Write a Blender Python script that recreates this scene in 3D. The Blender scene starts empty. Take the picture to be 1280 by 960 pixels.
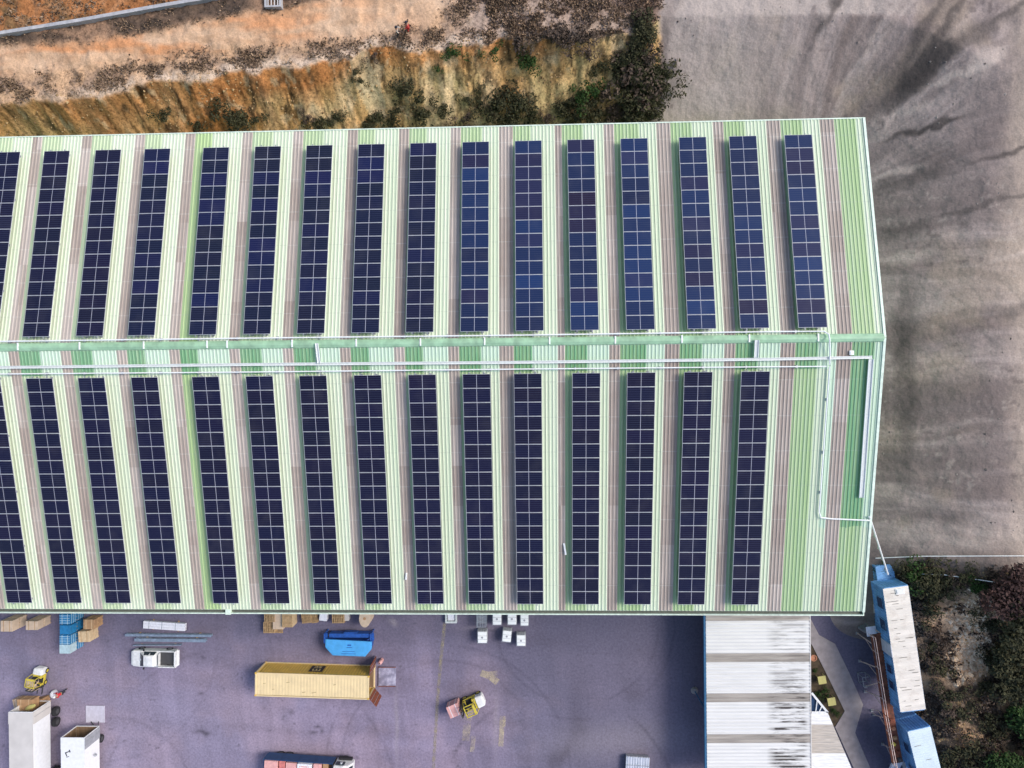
import bpy, bmesh, math, random
import numpy as np
from mathutils import Vector, Matrix, Euler
random.seed(7)
RNG = np.random.default_rng(11)
R = math.radians
scene = bpy.context.scene
COL = scene.collection

# ------------------------------------------------------------------ camera
H = 76.0
FPX = 853.0
CAM_E = Euler((-0.0022, 0.0358, -0.0091), 'XYZ')
CAM_M = CAM_E.to_matrix()
cd = bpy.data.cameras.new('camera'); cam = bpy.data.objects.new('camera', cd); COL.objects.link(cam)
cam.location = (0, 0, H); cam.rotation_euler = CAM_E
cd.sensor_width = 36; cd.lens = 36*FPX/1280; cd.clip_start = 1; cd.clip_end = 5000
scene.camera = cam

def at(px, py, z=0.0):
    """world point at height z seen at photo position (px, py)"""
    d = CAM_M @ Vector(((px-640)/FPX, (480-py)/FPX, -1.0))
    t = (z-H)/d.z
    return Vector((d.x*t, d.y*t, z))

# ------------------------------------------------------------------ noise
def vnoise(x, y, seed=0):
    r = np.random.default_rng(seed).random((256, 256))
    xi = np.floor(x).astype(int); yi = np.floor(y).astype(int)
    fx = x-xi; fy = y-yi
    fx = fx*fx*(3-2*fx); fy = fy*fy*(3-2*fy)
    a = r[xi & 255, yi & 255]; b = r[(xi+1) & 255, yi & 255]
    c = r[xi & 255, (yi+1) & 255]; d = r[(xi+1) & 255, (yi+1) & 255]
    return (a*(1-fx)+b*fx)*(1-fy)+(c*(1-fx)+d*fx)*fy
def fbm(x, y, s, oct=4, seed=0):
    v = 0; a = 0.5; tot = 0
    for k in range(oct):
        v = v+a*vnoise(x/s+17.3*k, y/s-9.1*k, seed+k); tot += a; a *= .55; s *= .5
    return v/tot
def sstep(a, b, v):
    t = np.clip((v-a)/(b-a), 0, 1); return t*t*(3-2*t)
def mixc(c, c2, m):
    return c*(1-m[..., None])+np.asarray(c2)*m[..., None]

# ------------------------------------------------------------------ materials
def newmat(name):
    m = bpy.data.materials.new(name); m.use_nodes = True
    nt = m.node_tree; b = nt.nodes['Principled BSDF']
    return m, nt, b
def mat(name, c, rough=.6, metal=0., var=.18, scale=3., bump=0., bscale=20., spec=.5, tint=None, stretch=(1, 1, 1), dirt=0., dirtc=(.1, .085, .07)):
    m, nt, b = newmat(name)
    N, L = nt.nodes, nt.links
    tc = N.new('ShaderNodeTexCoord'); mp = N.new('ShaderNodeMapping'); mp.inputs['Scale'].default_value = stretch
    L.new(tc.outputs['Object'], mp.inputs['Vector'])
    nz = N.new('ShaderNodeTexNoise'); nz.inputs['Scale'].default_value = scale; nz.inputs['Detail'].default_value = 5
    L.new(mp.outputs[0], nz.inputs['Vector'])
    rp = N.new('ShaderNodeValToRGB'); rp.color_ramp.elements[0].position = .3; rp.color_ramp.elements[1].position = .7
    t = tint or (1, 1, 1)
    rp.color_ramp.elements[0].color = tuple(c[i]*(1-var)*t[i] for i in range(3))+(1,)
    rp.color_ramp.elements[1].color = tuple(min(1, c[i]*(1+var*.6)) for i in range(3))+(1,)
    L.new(nz.outputs['Fac'], rp.inputs[0])
    out = rp.outputs[0]
    if dirt > 0:
        n3 = N.new('ShaderNodeTexNoise'); n3.inputs['Scale'].default_value = scale*.6+.7; n3.inputs['Detail'].default_value = 8; n3.inputs['Roughness'].default_value = .7
        L.new(tc.outputs['Object'], n3.inputs['Vector'])
        r3 = N.new('ShaderNodeValToRGB'); r3.color_ramp.elements[0].position = .52; r3.color_ramp.elements[1].position = .72
        r3.color_ramp.elements[1].color = (dirt,)*3+(1,)
        L.new(n3.outputs['Fac'], r3.inputs[0])
        mx = N.new('ShaderNodeMixRGB'); mx.inputs['Color2'].default_value = (*dirtc, 1)
        L.new(r3.outputs[0], mx.inputs['Fac']); L.new(out, mx.inputs['Color1']); out = mx.outputs[0]
    L.new(out, b.inputs['Base Color'])
    b.inputs['Roughness'].default_value = rough; b.inputs['Metallic'].default_value = metal
    b.inputs['Specular IOR Level'].default_value = spec
    if bump > 0:
        n2 = N.new('ShaderNodeTexNoise'); n2.inputs['Scale'].default_value = bscale; n2.inputs['Detail'].default_value = 6
        L.new(tc.outputs['Object'], n2.inputs['Vector'])
        bp = N.new('ShaderNodeBump'); bp.inputs['Strength'].default_value = bump; bp.inputs['Distance'].default_value = .1
        L.new(n2.outputs['Fac'], bp.inputs['Height']); L.new(bp.outputs[0], b.inputs['Normal'])
    return m

M = {}
M['white'] = mat('white_paint', (.78, .79, .80), .45, dirt=.25, dirtc=(.45, .43, .4))
M['offwhite'] = mat('grey_white_paint', (.60, .57, .55), .6, var=.10, scale=.8, dirt=.2, dirtc=(.45, .42, .39))
M['cargowhite'] = mat('cargo_white', (.80, .81, .84), .4, var=.06, dirt=.12, dirtc=(.5, .5, .5))
M['black'] = mat('black_rubber', (.022, .022, .026), .8)
M['darkgrey'] = mat('dark_steel', (.06, .06, .065), .6)
M['glass'] = mat('vehicle_glass', (.03, .045, .055), .08)
M['steel'] = mat('galvanised_steel', (.42, .44, .47), .4, metal=.5)
M['whitepipe'] = mat('white_pipe', (.86, .88, .88), .4, var=.08)
M['tray'] = mat('pale_grey_tray', (.62, .66, .65), .5, var=.12, scale=6)
M['platepale'] = mat('tail_lift_plate', (.56, .54, .64), .5, var=.12)
M['ridge'] = mat('ridge_green', (.34, .55, .36), .5, var=.25, scale=1.5, dirt=.3, dirtc=(.16, .34, .22))
M['verge'] = mat('verge_mint', (.70, .82, .70), .5)
M['gutter_in'] = mat('gutter_inside', (.10, .11, .09), .8)
M['cladding'] = mat('cladding_green', (.32, .52, .34), .5)
M['frame'] = mat('aluminium_frame', (.49, .50, .54), .4, metal=.1, var=.05)
M['yellow'] = mat('forklift_yellow', (.62, .50, .06), .45, dirt=.4, dirtc=(.2, .16, .06))
M['gold'] = mat('container_gold', (.72, .46, .09), .55, var=.12, scale=1.2, dirt=.3, dirtc=(.35, .24, .1))
M['cream'] = mat('container_cream_roof', (.80, .63, .36), .55, var=.08, scale=1.0, dirt=.3, dirtc=(.5, .4, .26))
M['rust'] = mat('rust_brown', (.20, .055, .03), .8, var=.4, scale=5, bump=.2)
M['rustdeck'] = mat('rusty_deck', (.20, .065, .035), .85, var=.55, scale=2.5, dirt=.6, dirtc=(.07, .04, .035), bump=.2)
M['railpink'] = mat('weathered_railing', (.66, .50, .45), .6, var=.3)
M['plywood'] = mat('plywood', (.22, .14, .08), .8, var=.3, scale=4, stretch=(1, .2, 1))
M['blue'] = mat('skip_blue_dark', (.02, .10, .42), .5, var=.3, dirt=.3, dirtc=(.01, .04, .14))
M['skylid'] = mat('skip_blue_bright', (.08, .38, .78), .45, var=.15, scale=2, dirt=.2, dirtc=(.05, .26, .6))
M['crateblue'] = mat('crate_blue', (.02, .19, .42), .5, var=.3, scale=3, dirt=.25, dirtc=(.02, .08, .16))
M['cratepale'] = mat('crate_pale', (.42, .56, .62), .6, var=.2)
M['cabinblue'] = mat('cabin_blue', (.16, .37, .68), .55, var=.3, scale=1.2, dirt=.45, dirtc=(.08, .18, .36))
M['cabinroof'] = mat('cabin_roof_white', (.74, .69, .63), .6, var=.15, scale=1.0, stretch=(.3, 2, 1), dirt=.5, dirtc=(.42, .34, .28))
M['cabinroof2'] = mat('cabin_roof_bluewhite', (.62, .72, .78), .6, var=.1, scale=1.0, dirt=.2, dirtc=(.42, .48, .52))
M['scratch'] = mat('worn_gold', (.45, .34, .18), .8, var=.3)
M['stain'] = mat('roof_grime', (.24, .22, .20), .9, var=.4)
M['carton'] = mat('cardboard', (.42, .25, .13), .8, var=.2, scale=2.5)
M['cartonpale'] = mat('cardboard_pale', (.60, .46, .34), .8, var=.12, scale=2.5)
M['cartonpink'] = mat('carton_pink', (.72, .38, .36), .7, var=.15)
M['cartonred'] = mat('carton_red', (.62, .20, .18), .7, var=.3)
M['wood'] = mat('pallet_wood', (.44, .29, .15), .85, var=.3, scale=5)
M['woodpale'] = mat('plain_timber', (.62, .46, .28), .8, var=.2, scale=4)
M['wrap'] = mat('white_wrap', (.80, .80, .86), .35, var=.12, scale=5)
M['ibc'] = mat('ibc_white', (.88, .90, .90), .45, var=.06)
M['ibcgrey'] = mat('ibc_cage_grey', (.33, .34, .38), .5)
M['beam'] = mat('beam_bluegrey', (.28, .35, .45), .4, metal=.3, var=.25)
M['navy'] = mat('dropside_navy', (.015, .06, .16), .5)
M['concrete'] = mat('path_concrete', (.33, .29, .29), .9, var=.2, scale=1.5, bump=.1, dirt=.3, dirtc=(.22, .19, .19))
M['kerb'] = mat('kerb_concrete', (.42, .42, .44), .9, var=.2, scale=2, bump=.1)
M['soil'] = mat('bed_soil', (.085, .06, .035), .95, var=.5, scale=2, bump=.4)
M['yelltable'] = mat('table_yellow', (.50, .45, .16), .6, var=.12)
M['terracotta'] = mat('terracotta', (.5, .22, .12), .8)
M['plateramp'] = mat('scuffed_plate', (.34, .32, .44), .45, metal=.1, var=.5, scale=1.6, dirt=.7, dirtc=(.62, .60, .66))
M['red'] = mat('red_cloth', (.55, .02, .03), .8)
M['darkcloth'] = mat('dark_cloth', (.03, .03, .045), .9)
M['palecloth'] = mat('pale_cloth', (.62, .56, .5), .9)
M['skin'] = mat('skin', (.36, .2, .13), .6)
M['bluesteel'] = mat('canopy_blue_steel', (.03, .13, .26), .5, var=.25)
M['trunk'] = mat('bark', (.12, .085, .06), .9, var=.3, scale=6, bump=.4)
M['sheetmetal'] = mat('sheet_metal', (.74, .76, .82), .3, metal=.4, var=.25, scale=2, stretch=(6, .4, 1))
M['window'] = mat('cabin_window', (.02, .05, .12), .15)
M['ac'] = mat('pale_door', (.55, .58, .66), .5)

def leafmat(name, c1, c2, c3=None):
    m, nt, b = newmat(name); N, L = nt.nodes, nt.links
    g = N.new('ShaderNodeNewGeometry'); rp = N.new('ShaderNodeValToRGB')
    rp.color_ramp.elements[0].color = (*c1, 1); rp.color_ramp.elements[1].color = (*c2, 1)
    if c3:
        e = rp.color_ramp.elements.new(.85); e.color = (*c3, 1)
    L.new(g.outputs['Random Per Island'], rp.inputs[0]); L.new(rp.outputs[0], b.inputs['Base Color'])
    b.inputs['Roughness'].default_value = .75; b.inputs['Specular IOR Level'].default_value = .2
    return m
M['leaf_dark'] = leafmat('leaf_dark', (.016, .018, .010), (.045, .046, .022), (.075, .072, .034))
M['leaf_green'] = leafmat('leaf_green', (.015, .035, .01), (.05, .095, .022))
M['leaf_brown'] = leafmat('leaf_brown', (.045, .032, .026), (.14, .10, .075))
M['leaf_maroon'] = leafmat('leaf_maroon', (.03, .016, .016), (.075, .04, .035))
M['grass_dry'] = leafmat('grass_dry', (.11, .075, .052), (.36, .25, .165))

def colmat(name, bump=.5, fine=.35, rough=.95, bscale=2.2, fscale=3.5, speck=0.):
    """material driven by the painted soil colours of the mesh, with fine grain on top"""
    m, nt, b = newmat(name); N, L = nt.nodes, nt.links
    a = N.new('ShaderNodeVertexColor'); a.layer_name = 'Col'
    tc = N.new('ShaderNodeTexCoord')
    nz = N.new('ShaderNodeTexNoise'); nz.inputs['Scale'].default_value = fscale; nz.inputs['Detail'].default_value = 8; nz.inputs['Roughness'].default_value = .7
    L.new(tc.outputs['Object'], nz.inputs['Vector'])
    rp = N.new('ShaderNodeValToRGB'); rp.color_ramp.elements[0].position = .32; rp.color_ramp.elements[1].position = .68
    rp.color_ramp.elements[0].color = (1-fine,)*3+(1,); rp.color_ramp.elements[1].color = (1+fine*.7,)*3+(1,)
    L.new(nz.outputs['Fac'], rp.inputs[0])
    mx = N.new('ShaderNodeMixRGB'); mx.blend_type = 'MULTIPLY'; mx.inputs['Fac'].default_value = 1
    L.new(a.outputs['Color'], mx.inputs['Color1']); L.new(rp.outputs[0], mx.inputs['Color2'])
    col = mx.outputs[0]
    if speck > 0:
        n4 = N.new('ShaderNodeTexNoise'); n4.inputs['Scale'].default_value = 3.6; n4.inputs['Detail'].default_value = 5; n4.inputs['Roughness'].default_value = .8
        L.new(tc.outputs['Object'], n4.inputs['Vector'])
        r4 = N.new('ShaderNodeValToRGB'); r4.color_ramp.elements[0].position = .36; r4.color_ramp.elements[1].position = .50
        r4.color_ramp.elements[0].color = (1-speck,)*3+(1,); r4.color_ramp.elements[1].color = (1, 1, 1, 1)
        e = r4.color_ramp.elements.new(.68); e.color = (1+speck*.45,)*3+(1,)
        L.new(n4.outputs['Fac'], r4.inputs[0])
        m4 = N.new('ShaderNodeMixRGB'); m4.blend_type = 'MULTIPLY'; L.new(a.outputs['Alpha'], m4.inputs['Fac'])
        L.new(col, m4.inputs['Color1']); L.new(r4.outputs[0], m4.inputs['Color2']); col = m4.outputs[0]
    L.new(col, b.inputs['Base Color'])
    b.inputs['Roughness'].default_value = rough; b.inputs['Specular IOR Level'].default_value = .15
    n2 = N.new('ShaderNodeTexNoise'); n2.inputs['Scale'].default_value = bscale; n2.inputs['Detail'].default_value = 8
    L.new(tc.outputs['Object'], n2.inputs['Vector'])
    bp = N.new('ShaderNodeBump'); bp.inputs['Strength'].default_value = bump; bp.inputs['Distance'].default_value = .25
    L.new(n2.outputs['Fac'], bp.inputs['Height']); L.new(bp.outputs[0], b.inputs['Normal'])
    return m
M['earth'] = colmat('earth', .45, .20, fscale=6, speck=.6)
M['asphalt'] = colmat('yard_surface', .15, .24, .9, 6, 4)

# ------------------------------------------------------------------ mesh helpers
class MB:
    def __init__(s): s.v = []; s.f = []; s.m = []
    def add(s, vs, fs, mi=0):
        o = len(s.v); s.v += [tuple(p) for p in vs]
        for f in fs: s.f.append([o+i for i in f]); s.m.append(mi)
        return s
    def box(s, c, d, mi=0, rz=0., rot=None):
        hx, hy, hz = d[0]/2, d[1]/2, d[2]/2
        vs = [Vector((x*hx, y*hy, z*hz)) for z in (-1, 1) for y in (-1, 1) for x in (-1, 1)]
        m = rot if rot is not None else Matrix.Rotation(rz, 3, 'Z')
        vs = [m @ p + Vector(c) for p in vs]
        return s.add(vs, [(0, 2, 3, 1), (4, 5, 7, 6), (0, 1, 5, 4), (2, 6, 7, 3), (0, 4, 6, 2), (1, 3, 7, 5)], mi)
    def bx(s, x0, x1, y0, y1, z0, z1, mi=0):
        return s.box(((x0+x1)/2, (y0+y1)/2, (z0+z1)/2), (x1-x0, y1-y0, z1-z0), mi)
    def bar(s, a, b, w, h=None, mi=0):
        a, b = Vector(a), Vector(b); d = b-a; L = d.length
        if L < 1e-6: return s
        z = d/L; up = Vector((0, 0, 1)) if abs(z.z) < .95 else Vector((0, 1, 0))
        x = up.cross(z).normalized(); y = z.cross(x)
        rot = Matrix((x, y, z)).transposed()
        return s.box((a+b)/2, (w, h or w, L), mi, rot=rot)
    def tube(s, a, b, r, n=8, mi=0, r2=None):
        a, b = Vector(a), Vector(b); d = b-a
        z = d.normalized(); up = Vector((0, 0, 1)) if abs(z.z) < .95 else Vector((0, 1, 0))
        x = up.cross(z).normalized(); y = z.cross(x); r2 = r if r2 is None else r2
        vs = []
        for k in range(n):
            t = 2*math.pi*k/n; u = x*math.cos(t)+y*math.sin(t)
            vs += [a+u*r, b+u*r2]
        fs = [(2*k, 2*((k+1) % n), 2*((k+1) % n)+1, 2*k+1) for k in range(n)]
        fs += [tuple(2*k for k in range(n))[::-1], tuple(2*k+1 for k in range(n))]
        return s.add(vs, fs, mi)
    def path(s, pts, r, n=8, mi=0):
        for a, b in zip(pts[:-1], pts[1:]): s.tube(a, b, r, n, mi)
        for p in pts[1:-1]: s.ball(p, r*1.02, mi)
        return s
    def ball(s, c, r, mi=0, sz=1., n=8):
        vs = []; c = Vector(c)
        for i in range(1, n//2):
            ph = math.pi*i/(n//2)
            for k in range(n):
                t = 2*math.pi*k/n
                vs.append(c+Vector((r*math.sin(ph)*math.cos(t), r*math.sin(ph)*math.sin(t), r*sz*math.cos(ph))))
        top = len(vs); vs += [c+Vector((0, 0, r*sz)), c-Vector((0, 0, r*sz))]
        fs = []
        rows = n//2-1
        for i in range(rows-1):
            for k in range(n): fs.append((i*n+k, (i+1)*n+k, (i+1)*n+(k+1) % n, i*n+(k+1) % n))
        for k in range(n):
            fs.append((top, k, (k+1) % n)); fs.append((top+1, (rows-1)*n+(k+1) % n, (rows-1)*n+k))
        return s.add(vs, fs, mi)
    def prism(s, poly, z0, z1, mi=0):
        n = len(poly)
        vs = [(p[0], p[1], z0) for p in poly]+[(p[0], p[1], z1) for p in poly]
        fs = [tuple(range(n))[::-1], tuple(range(n, 2*n))]+[(k, (k+1) % n, n+(k+1) % n, n+k) for k in range(n)]
        return s.add(vs, fs, mi)
    def loft(s, secs, mi=0, cap=True):
        n = len(secs[0]); vs = [p for q in secs for p in q]; fs = []
        for i in range(len(secs)-1):
            for k in range(n): fs.append((i*n+k, i*n+(k+1) % n, (i+1)*n+(k+1) % n, (i+1)*n+k))
        if cap: fs += [tuple(range(n))[::-1], tuple(range((len(secs)-1)*n, len(secs)*n))]
        return s.add(vs, fs, mi)
    def build(s, name, mats, parent=None, loc=None, smooth=False, bevel=0.):
        me = bpy.data.meshes.new(name); me.from_pydata(s.v, [], s.f)
        if not isinstance(mats, (list, tuple)): mats = [mats]
        for m in mats: me.materials.append(m if not isinstance(m, str) else M[m])
        for p, mi in zip(me.polygons, s.m): p.material_index = mi
        bm = bmesh.new(); bm.from_mesh(me); bmesh.ops.recalc_face_normals(bm, faces=bm.faces); bm.to_mesh(me); bm.free()
        if smooth:
            for p in me.polygons: p.use_smooth = True
        o = bpy.data.objects.new(name, me); COL.objects.link(o)
        if parent: o.parent = parent
        if loc is not None: o.location = loc
        if bevel > 0:
            b = o.modifiers.new('bevel', 'BEVEL'); b.width = bevel; b.segments = 2; b.limit_method = 'ANGLE'
        return o

def tag(o, label=None, cat=None, group=None, kind=None):
    if label: o['label'] = label
    if cat: o['category'] = cat
    if group: o['group'] = group
    if kind: o['kind'] = kind
    return o
def thing(name, label, cat, loc=(0, 0, 0), rz=0., group=None):
    o = bpy.data.objects.new(name, None); COL.objects.link(o); o.empty_display_size = .3
    o.location = loc; o.rotation_euler = (0, 0, rz)
    return tag(o, label, cat, group)
def copy_tree(o, parent=None):
    c = o.copy(); COL.objects.link(c)
    if parent: c.parent = parent
    for ch in list(o.children): copy_tree(ch, c)
    return c
ORD = ['first', 'second', 'third', 'fourth', 'fifth', 'sixth', 'seventh', 'eighth', 'ninth', 'tenth', 'eleventh', 'twelfth', 'thirteenth', 'fourteenth', 'fifteenth', 'sixteenth', 'seventeenth', 'eighteenth', 'nineteenth', 'twentieth'] + [t+'-'+u for t in ('twenty', 'thirty', 'forty', 'fifty') for u in ('first', 'second', 'third', 'fourth', 'fifth', 'sixth', 'seventh', 'eighth', 'ninth', '')]
ORD = [{'twenty-': 'thirtieth', 'thirty-': 'fortieth', 'forty-': 'fiftieth', 'fifty-': 'sixtieth'}.get(w_, w_) for w_ in ORD]
def nth(i, n, side):
    return side+'most' if i == 0 else ORD[i]+' from the '+side

# ------------------------------------------------------------------ world and light
w = bpy.data.worlds.new('World'); scene.world = w; w.use_nodes = True
nt = w.node_tree; bg = nt.nodes['Background']
SUN_AZ, SUN_EL = 74.0, 45.0            # azimuth clockwise from the top of the photo
sky = nt.nodes.new('ShaderNodeTexSky'); sky.sky_type = 'NISHITA'; sky.sun_disc = False
sky.sun_elevation = R(SUN_EL); sky.sun_rotation = R(SUN_AZ)
sky.air_density = 1.0; sky.dust_density = 2.5; sky.ozone_density = 1.0
nt.links.new(sky.outputs[0], bg.inputs[0]); bg.inputs[1].default_value = .135
sd = bpy.data.lights.new('sun', 'SUN'); so = bpy.data.objects.new('sun', sd); COL.objects.link(so)
sd.energy = 1.65; sd.angle = R(22); sd.color = (1, .95, .88)
dv = Vector((math.sin(R(SUN_AZ))*math.cos(R(SUN_EL)), math.cos(R(SUN_AZ))*math.cos(R(SUN_EL)), math.sin(R(SUN_EL))))
so.rotation_euler = dv.to_track_quat('Z', 'Y').to_euler(); so.location = (0, 0, 120)
vs = scene.view_settings; vs.view_transform = 'Standard'; vs.look = 'None'; vs.exposure = 0.55; vs.gamma = 1; vs.use_curve_mapping = False

# ------------------------------------------------------------------ ground
def curve(pts, z):
    w_ = [at(px, py, z) for px, py in pts]
    return np.array([p.x for p in w_]), np.array([p.y for p in w_])
C_crest = curve([(-60, 138), (0, 133), (48, 128), (130, 123), (170, 110), (215, 103), (300, 92), (360, 88), (440, 76), (455, 62), (480, 58), (515, 66), (545, 60), (600, 52), (700, 47), (760, 48), (810, 34), (830, 20), (1000, 18), (1300, 18)], 7)
C_rlow = curve([(-60, 100), (0, 97), (100, 88), (160, 80), (300, 60), (420, 56), (500, 40), (545, 28), (600, -20), (700, -60)], 7)
C_rup = curve([(-60, 66), (0, 62), (100, 54), (200, 38), (300, 22), (350, 17), (420, -2), (500, -30), (700, -90)], 7)
C_wall = curve([(-80, 57), (0, 45), (100, 29), (200, 11), (265, 0), (400, -25), (700, -85)], 7.4)
XG = at(818, 80, 4).x
XTOE, XCR = 31.0, at(1262, 300, 6).x
YTOE = 24.6
FOC = at(1000, 255, 2)
YARD_E = curve([(1085, 690), (1092, 720), (1112, 790), (1140, 880), (1175, 990), (1210, 1090)], 0)

def terrain_z(x, y, detail=True):
    yc = np.interp(x, *C_crest)
    yt = YTOE+.0*x
    jag = (fbm(x, y*.15, 1.6, 3, 5)-.5)
    west = 1-sstep(XG-2, XG+1, x)
    yc2 = yc+jag*1.6*west
    tN = np.clip((y-yt)/(yc2-yt), 0, 1)
    tN = tN*(1-.25*west)+west*.25*tN**2.2
    fadeS = sstep(-30, -17, y)
    tE = np.clip((x-XTOE)/(XCR-XTOE), 0, 1)**1.15*fadeS*.86
    tE = .86*(1-(1-np.clip(tE/.86, 0, 1))**1.6)
    t = np.clip(np.sqrt(tN**2+tE**2), 0, 1)
    # gullies of the raw cut face
    gul = np.abs(fbm(x+.25*(y-30)+.5*(fbm(x, y, 2.5, 2, 22)-.5), y*.16, 1.1, 4, 21)-.5)*2
    face = np.sin(np.pi*np.clip(tN, 0, 1))*west
    z = 7*t-face*(1-np.clip(gul*3.2, 0, 1))*.15+face*(fbm(x, y*.5, .7, 3, 23)-.5)*.3
    z = z+np.where(tN >= 1, .035*np.clip(y-yc2, 0, 40), 0)
    ye = np.interp(-y, -YARD_E[1], YARD_E[0])
    se = sstep(.3, 3.5, x-np.maximum(ye, 29))*(1-fadeS)
    z = z+se*(.5+1.6*(fbm(x, y, 7, 4, 33)-.35))
    if detail:
        out = np.clip(np.maximum(sstep(YTOE-.6, YTOE+1.5, y), sstep(-.2, 2, x-np.maximum(ye, XTOE-.4))), 0, 1)
        rough = .22+.25*west
        z = z+out*rough*(fbm(x, y, 1.3, 4, 44)-.5)*1.4
    return z-.06
def tz(x, y): return float(terrain_z(np.array([x]), np.array([y]))[0])
def ground_at(px, py, z0=3.):
    z = z0
    for k in range(14):
        p = at(px, py, z); z = .5*z+.5*tz(p.x, p.y)
    p = at(px, py, z); return Vector((p.x, p.y, tz(p.x, p.y)))

def ellip(X, Y, px, py, z, rx, ry, ang):
    c = at(px, py, z); a = R(ang); dx, dy = X-c.x, Y-c.y
    u = dx*math.cos(a)+dy*math.sin(a); v = -dx*math.sin(a)+dy*math.cos(a)
    return (u/rx)**2+(v/ry)**2

def make_ground():
    ext = [3, 7, 14, 28, 60, 130, 300, 700]
    xs = np.concatenate([[-66-e for e in ext[::-1]], np.arange(-66, 62.01, .19), [62+e for e in ext]])
    ys = np.concatenate([[-58-e for e in ext[::-1]], np.arange(-58, 50.01, .19), [50+e for e in ext]])
    X, Y = np.meshgrid(xs, ys); nx, ny = len(xs), len(ys)
    Z = terrain_z(X, Y)
    jx = X+(fbm(X, Y, 2.2, 4, 61)-.5)*1.6; jy = Y+(fbm(X, Y, 1.6, 4, 62)-.5)*1.5
    n_s = fbm(X, Y, .9, 3, 71); n_m = fbm(X, Y, 3., 4, 72); n_l = fbm(X, Y, 9., 3, 73)
    yc = np.interp(X, *C_crest)+(fbm(X, Y*.15, 1.6, 3, 5)-.5)*1.6*(1-sstep(XG-2, XG+1, X))
    ycj = np.interp(jx, *C_crest)
    rl = np.interp(jx, *C_rlow); ru = np.interp(jx, *C_rup); wl = np.interp(X, *C_wall)
    one = np.ones(X.shape+(3,))
    # --- cut face, ochre
    c = one*np.array([.66, .425, .19])
    c = mixc(c, [.50, .40, .20], sstep(.45, .7, n_m)*.7)
    c = mixc(c, [.74, .55, .34], sstep(.5, .75, fbm(X, Y*.3, 2.2, 4, 81))*.6)
    c = mixc(c, [.60, .30, .10], sstep(.5, .7, fbm(X, Y, 2.8, 3, 84))*.5)
    red = (1-sstep(-24, -12, X))*sstep(.35, .65, n_l)
    c = mixc(c, [.52, .19, .06], np.clip(red+.8*(1-sstep(.3, 2.2, yc-Y)), 0, 1)*.8*(1-sstep(1, 8, X)))
    c = mixc(c, [.46, .36, .17], (1-sstep(-44, -34, X))*.5*n_m)
    gul = np.abs(fbm(X+.25*(Y-30)+.5*(fbm(X, Y, 2.5, 2, 22)-.5), Y*.16, 1.1, 4, 21)-.5)*2
    c = c*(1-.5*(1-np.clip(gul*9, 0, 1))*sstep(.35, .6, n_m))[..., None]
    fin = fbm(X+.3*(Y-30), Y*.35, .5, 3, 86); c = c*(.82+.34*sstep(.3, .7, fin))[..., None]
    c = mixc(c, [.07, .05, .03], sstep(.63, .70, fbm(X, Y*.6, .8, 4, 87))*.75)
    for sd_, sc_, th_ in ((301, 1.6, .020), (303, .9, .022)):
        ck = np.abs(fbm(X+.12*(Y-30)+.35*(fbm(X, Y, .9, 2, sd_+9)-.5), Y*.10, sc_, 2, sd_)-.5)
        c = c*(1-.62*(ck < th_)*sstep(.42, .55, fbm(X, Y, 3.2, 2, sd_+1)))[..., None]
    c = mixc(c, [.66, .52, .33], sstep(.62, .74, fbm(X, Y, .9, 3, 88))*.5)
    c = mixc(c, [.60, .50, .32], (ellip(X, Y, 463, 112, 4, 1.2, 3.2, 15) < 1)*.6)
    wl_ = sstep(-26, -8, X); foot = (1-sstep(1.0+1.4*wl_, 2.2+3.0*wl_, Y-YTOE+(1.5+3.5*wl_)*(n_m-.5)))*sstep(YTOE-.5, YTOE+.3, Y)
    c = mixc(c, [.045, .038, .02], foot*.85)  # dark scrub soil, with the shadow strip along the bank foot painted in
    c = mixc(c, [.06, .05, .03], sstep(.60, .70, fbm(X, Y, 1.4, 4, 85))*sstep(-24, 6, X)*.65)
    # --- top of the bank
    up = sstep(-.12, .12, Y-yc)
    d = mixc(one*np.array([.56, .36, .22]), [.42, .27, .165], sstep(.45, .6, n_s)*.6)
    veg = sstep(.43, .58, fbm(X, Y*1.3, 1.7, 5, 91))
    dens = sstep(-.4, .8, jy-ycj-.3)*(1-sstep(-1.2, .8, jy-rl))
    d = mixc(d, [.25, .175, .125], veg*dens*.9)
    d = mixc(d, [.30, .215, .17], (sstep(.4, .6, n_s)*dens)*.5)
    road = sstep(-.3, .7, jy-rl)*(1-sstep(-.5, .6, jy-ru))
    rc = mixc(one*np.array([.62, .41, .265]), [.62, .28, .125], sstep(.38, .62, fbm(X*.35, Y*1.3, 2.2, 4, 95))*(1-sstep(-32, -8, X))*.9)
    rc = mixc(rc, [.64, .46, .32], sstep(.5, .7, n_m)*.6); rc = mixc(rc, [.44, .27, .16], sstep(.58, .7, fbm(X*.4, Y*1.5, 1.2, 4, 96))*.5)
    d = d*(1-road[..., None])+rc*road[..., None]
    abv = sstep(-.3, .6, jy-ru)
    ac = mixc(one*np.array([.36, .22, .14]), [.11, .075, .055], sstep(.42, .56, fbm(X, Y*1.5, 1.5, 5, 97)))
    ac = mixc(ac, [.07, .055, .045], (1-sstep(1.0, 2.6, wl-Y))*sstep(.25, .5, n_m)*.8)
    d = d*(1-abv[..., None])+ac*abv[..., None]
    north = sstep(-.1, .2, Y-wl)
    oc = mixc(one*np.array([.40, .17, .065]), [.14, .10, .05], sstep(.5, .68, fbm(X, Y, 1.8, 4, 99))*.8)
    oc = mixc(oc, [.50, .26, .13], sstep(.5, .7, n_s)*.5)
    d = d*(1-north[..., None])+oc*north[..., None]
    rt = sstep(-10, -5, jx)*up
    tc = mixc(one*np.array([.42, .31, .245]), [.22, .155, .125], sstep(.45, .6, fbm(X, Y*1.6, 2.0, 5, 101)))
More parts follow.
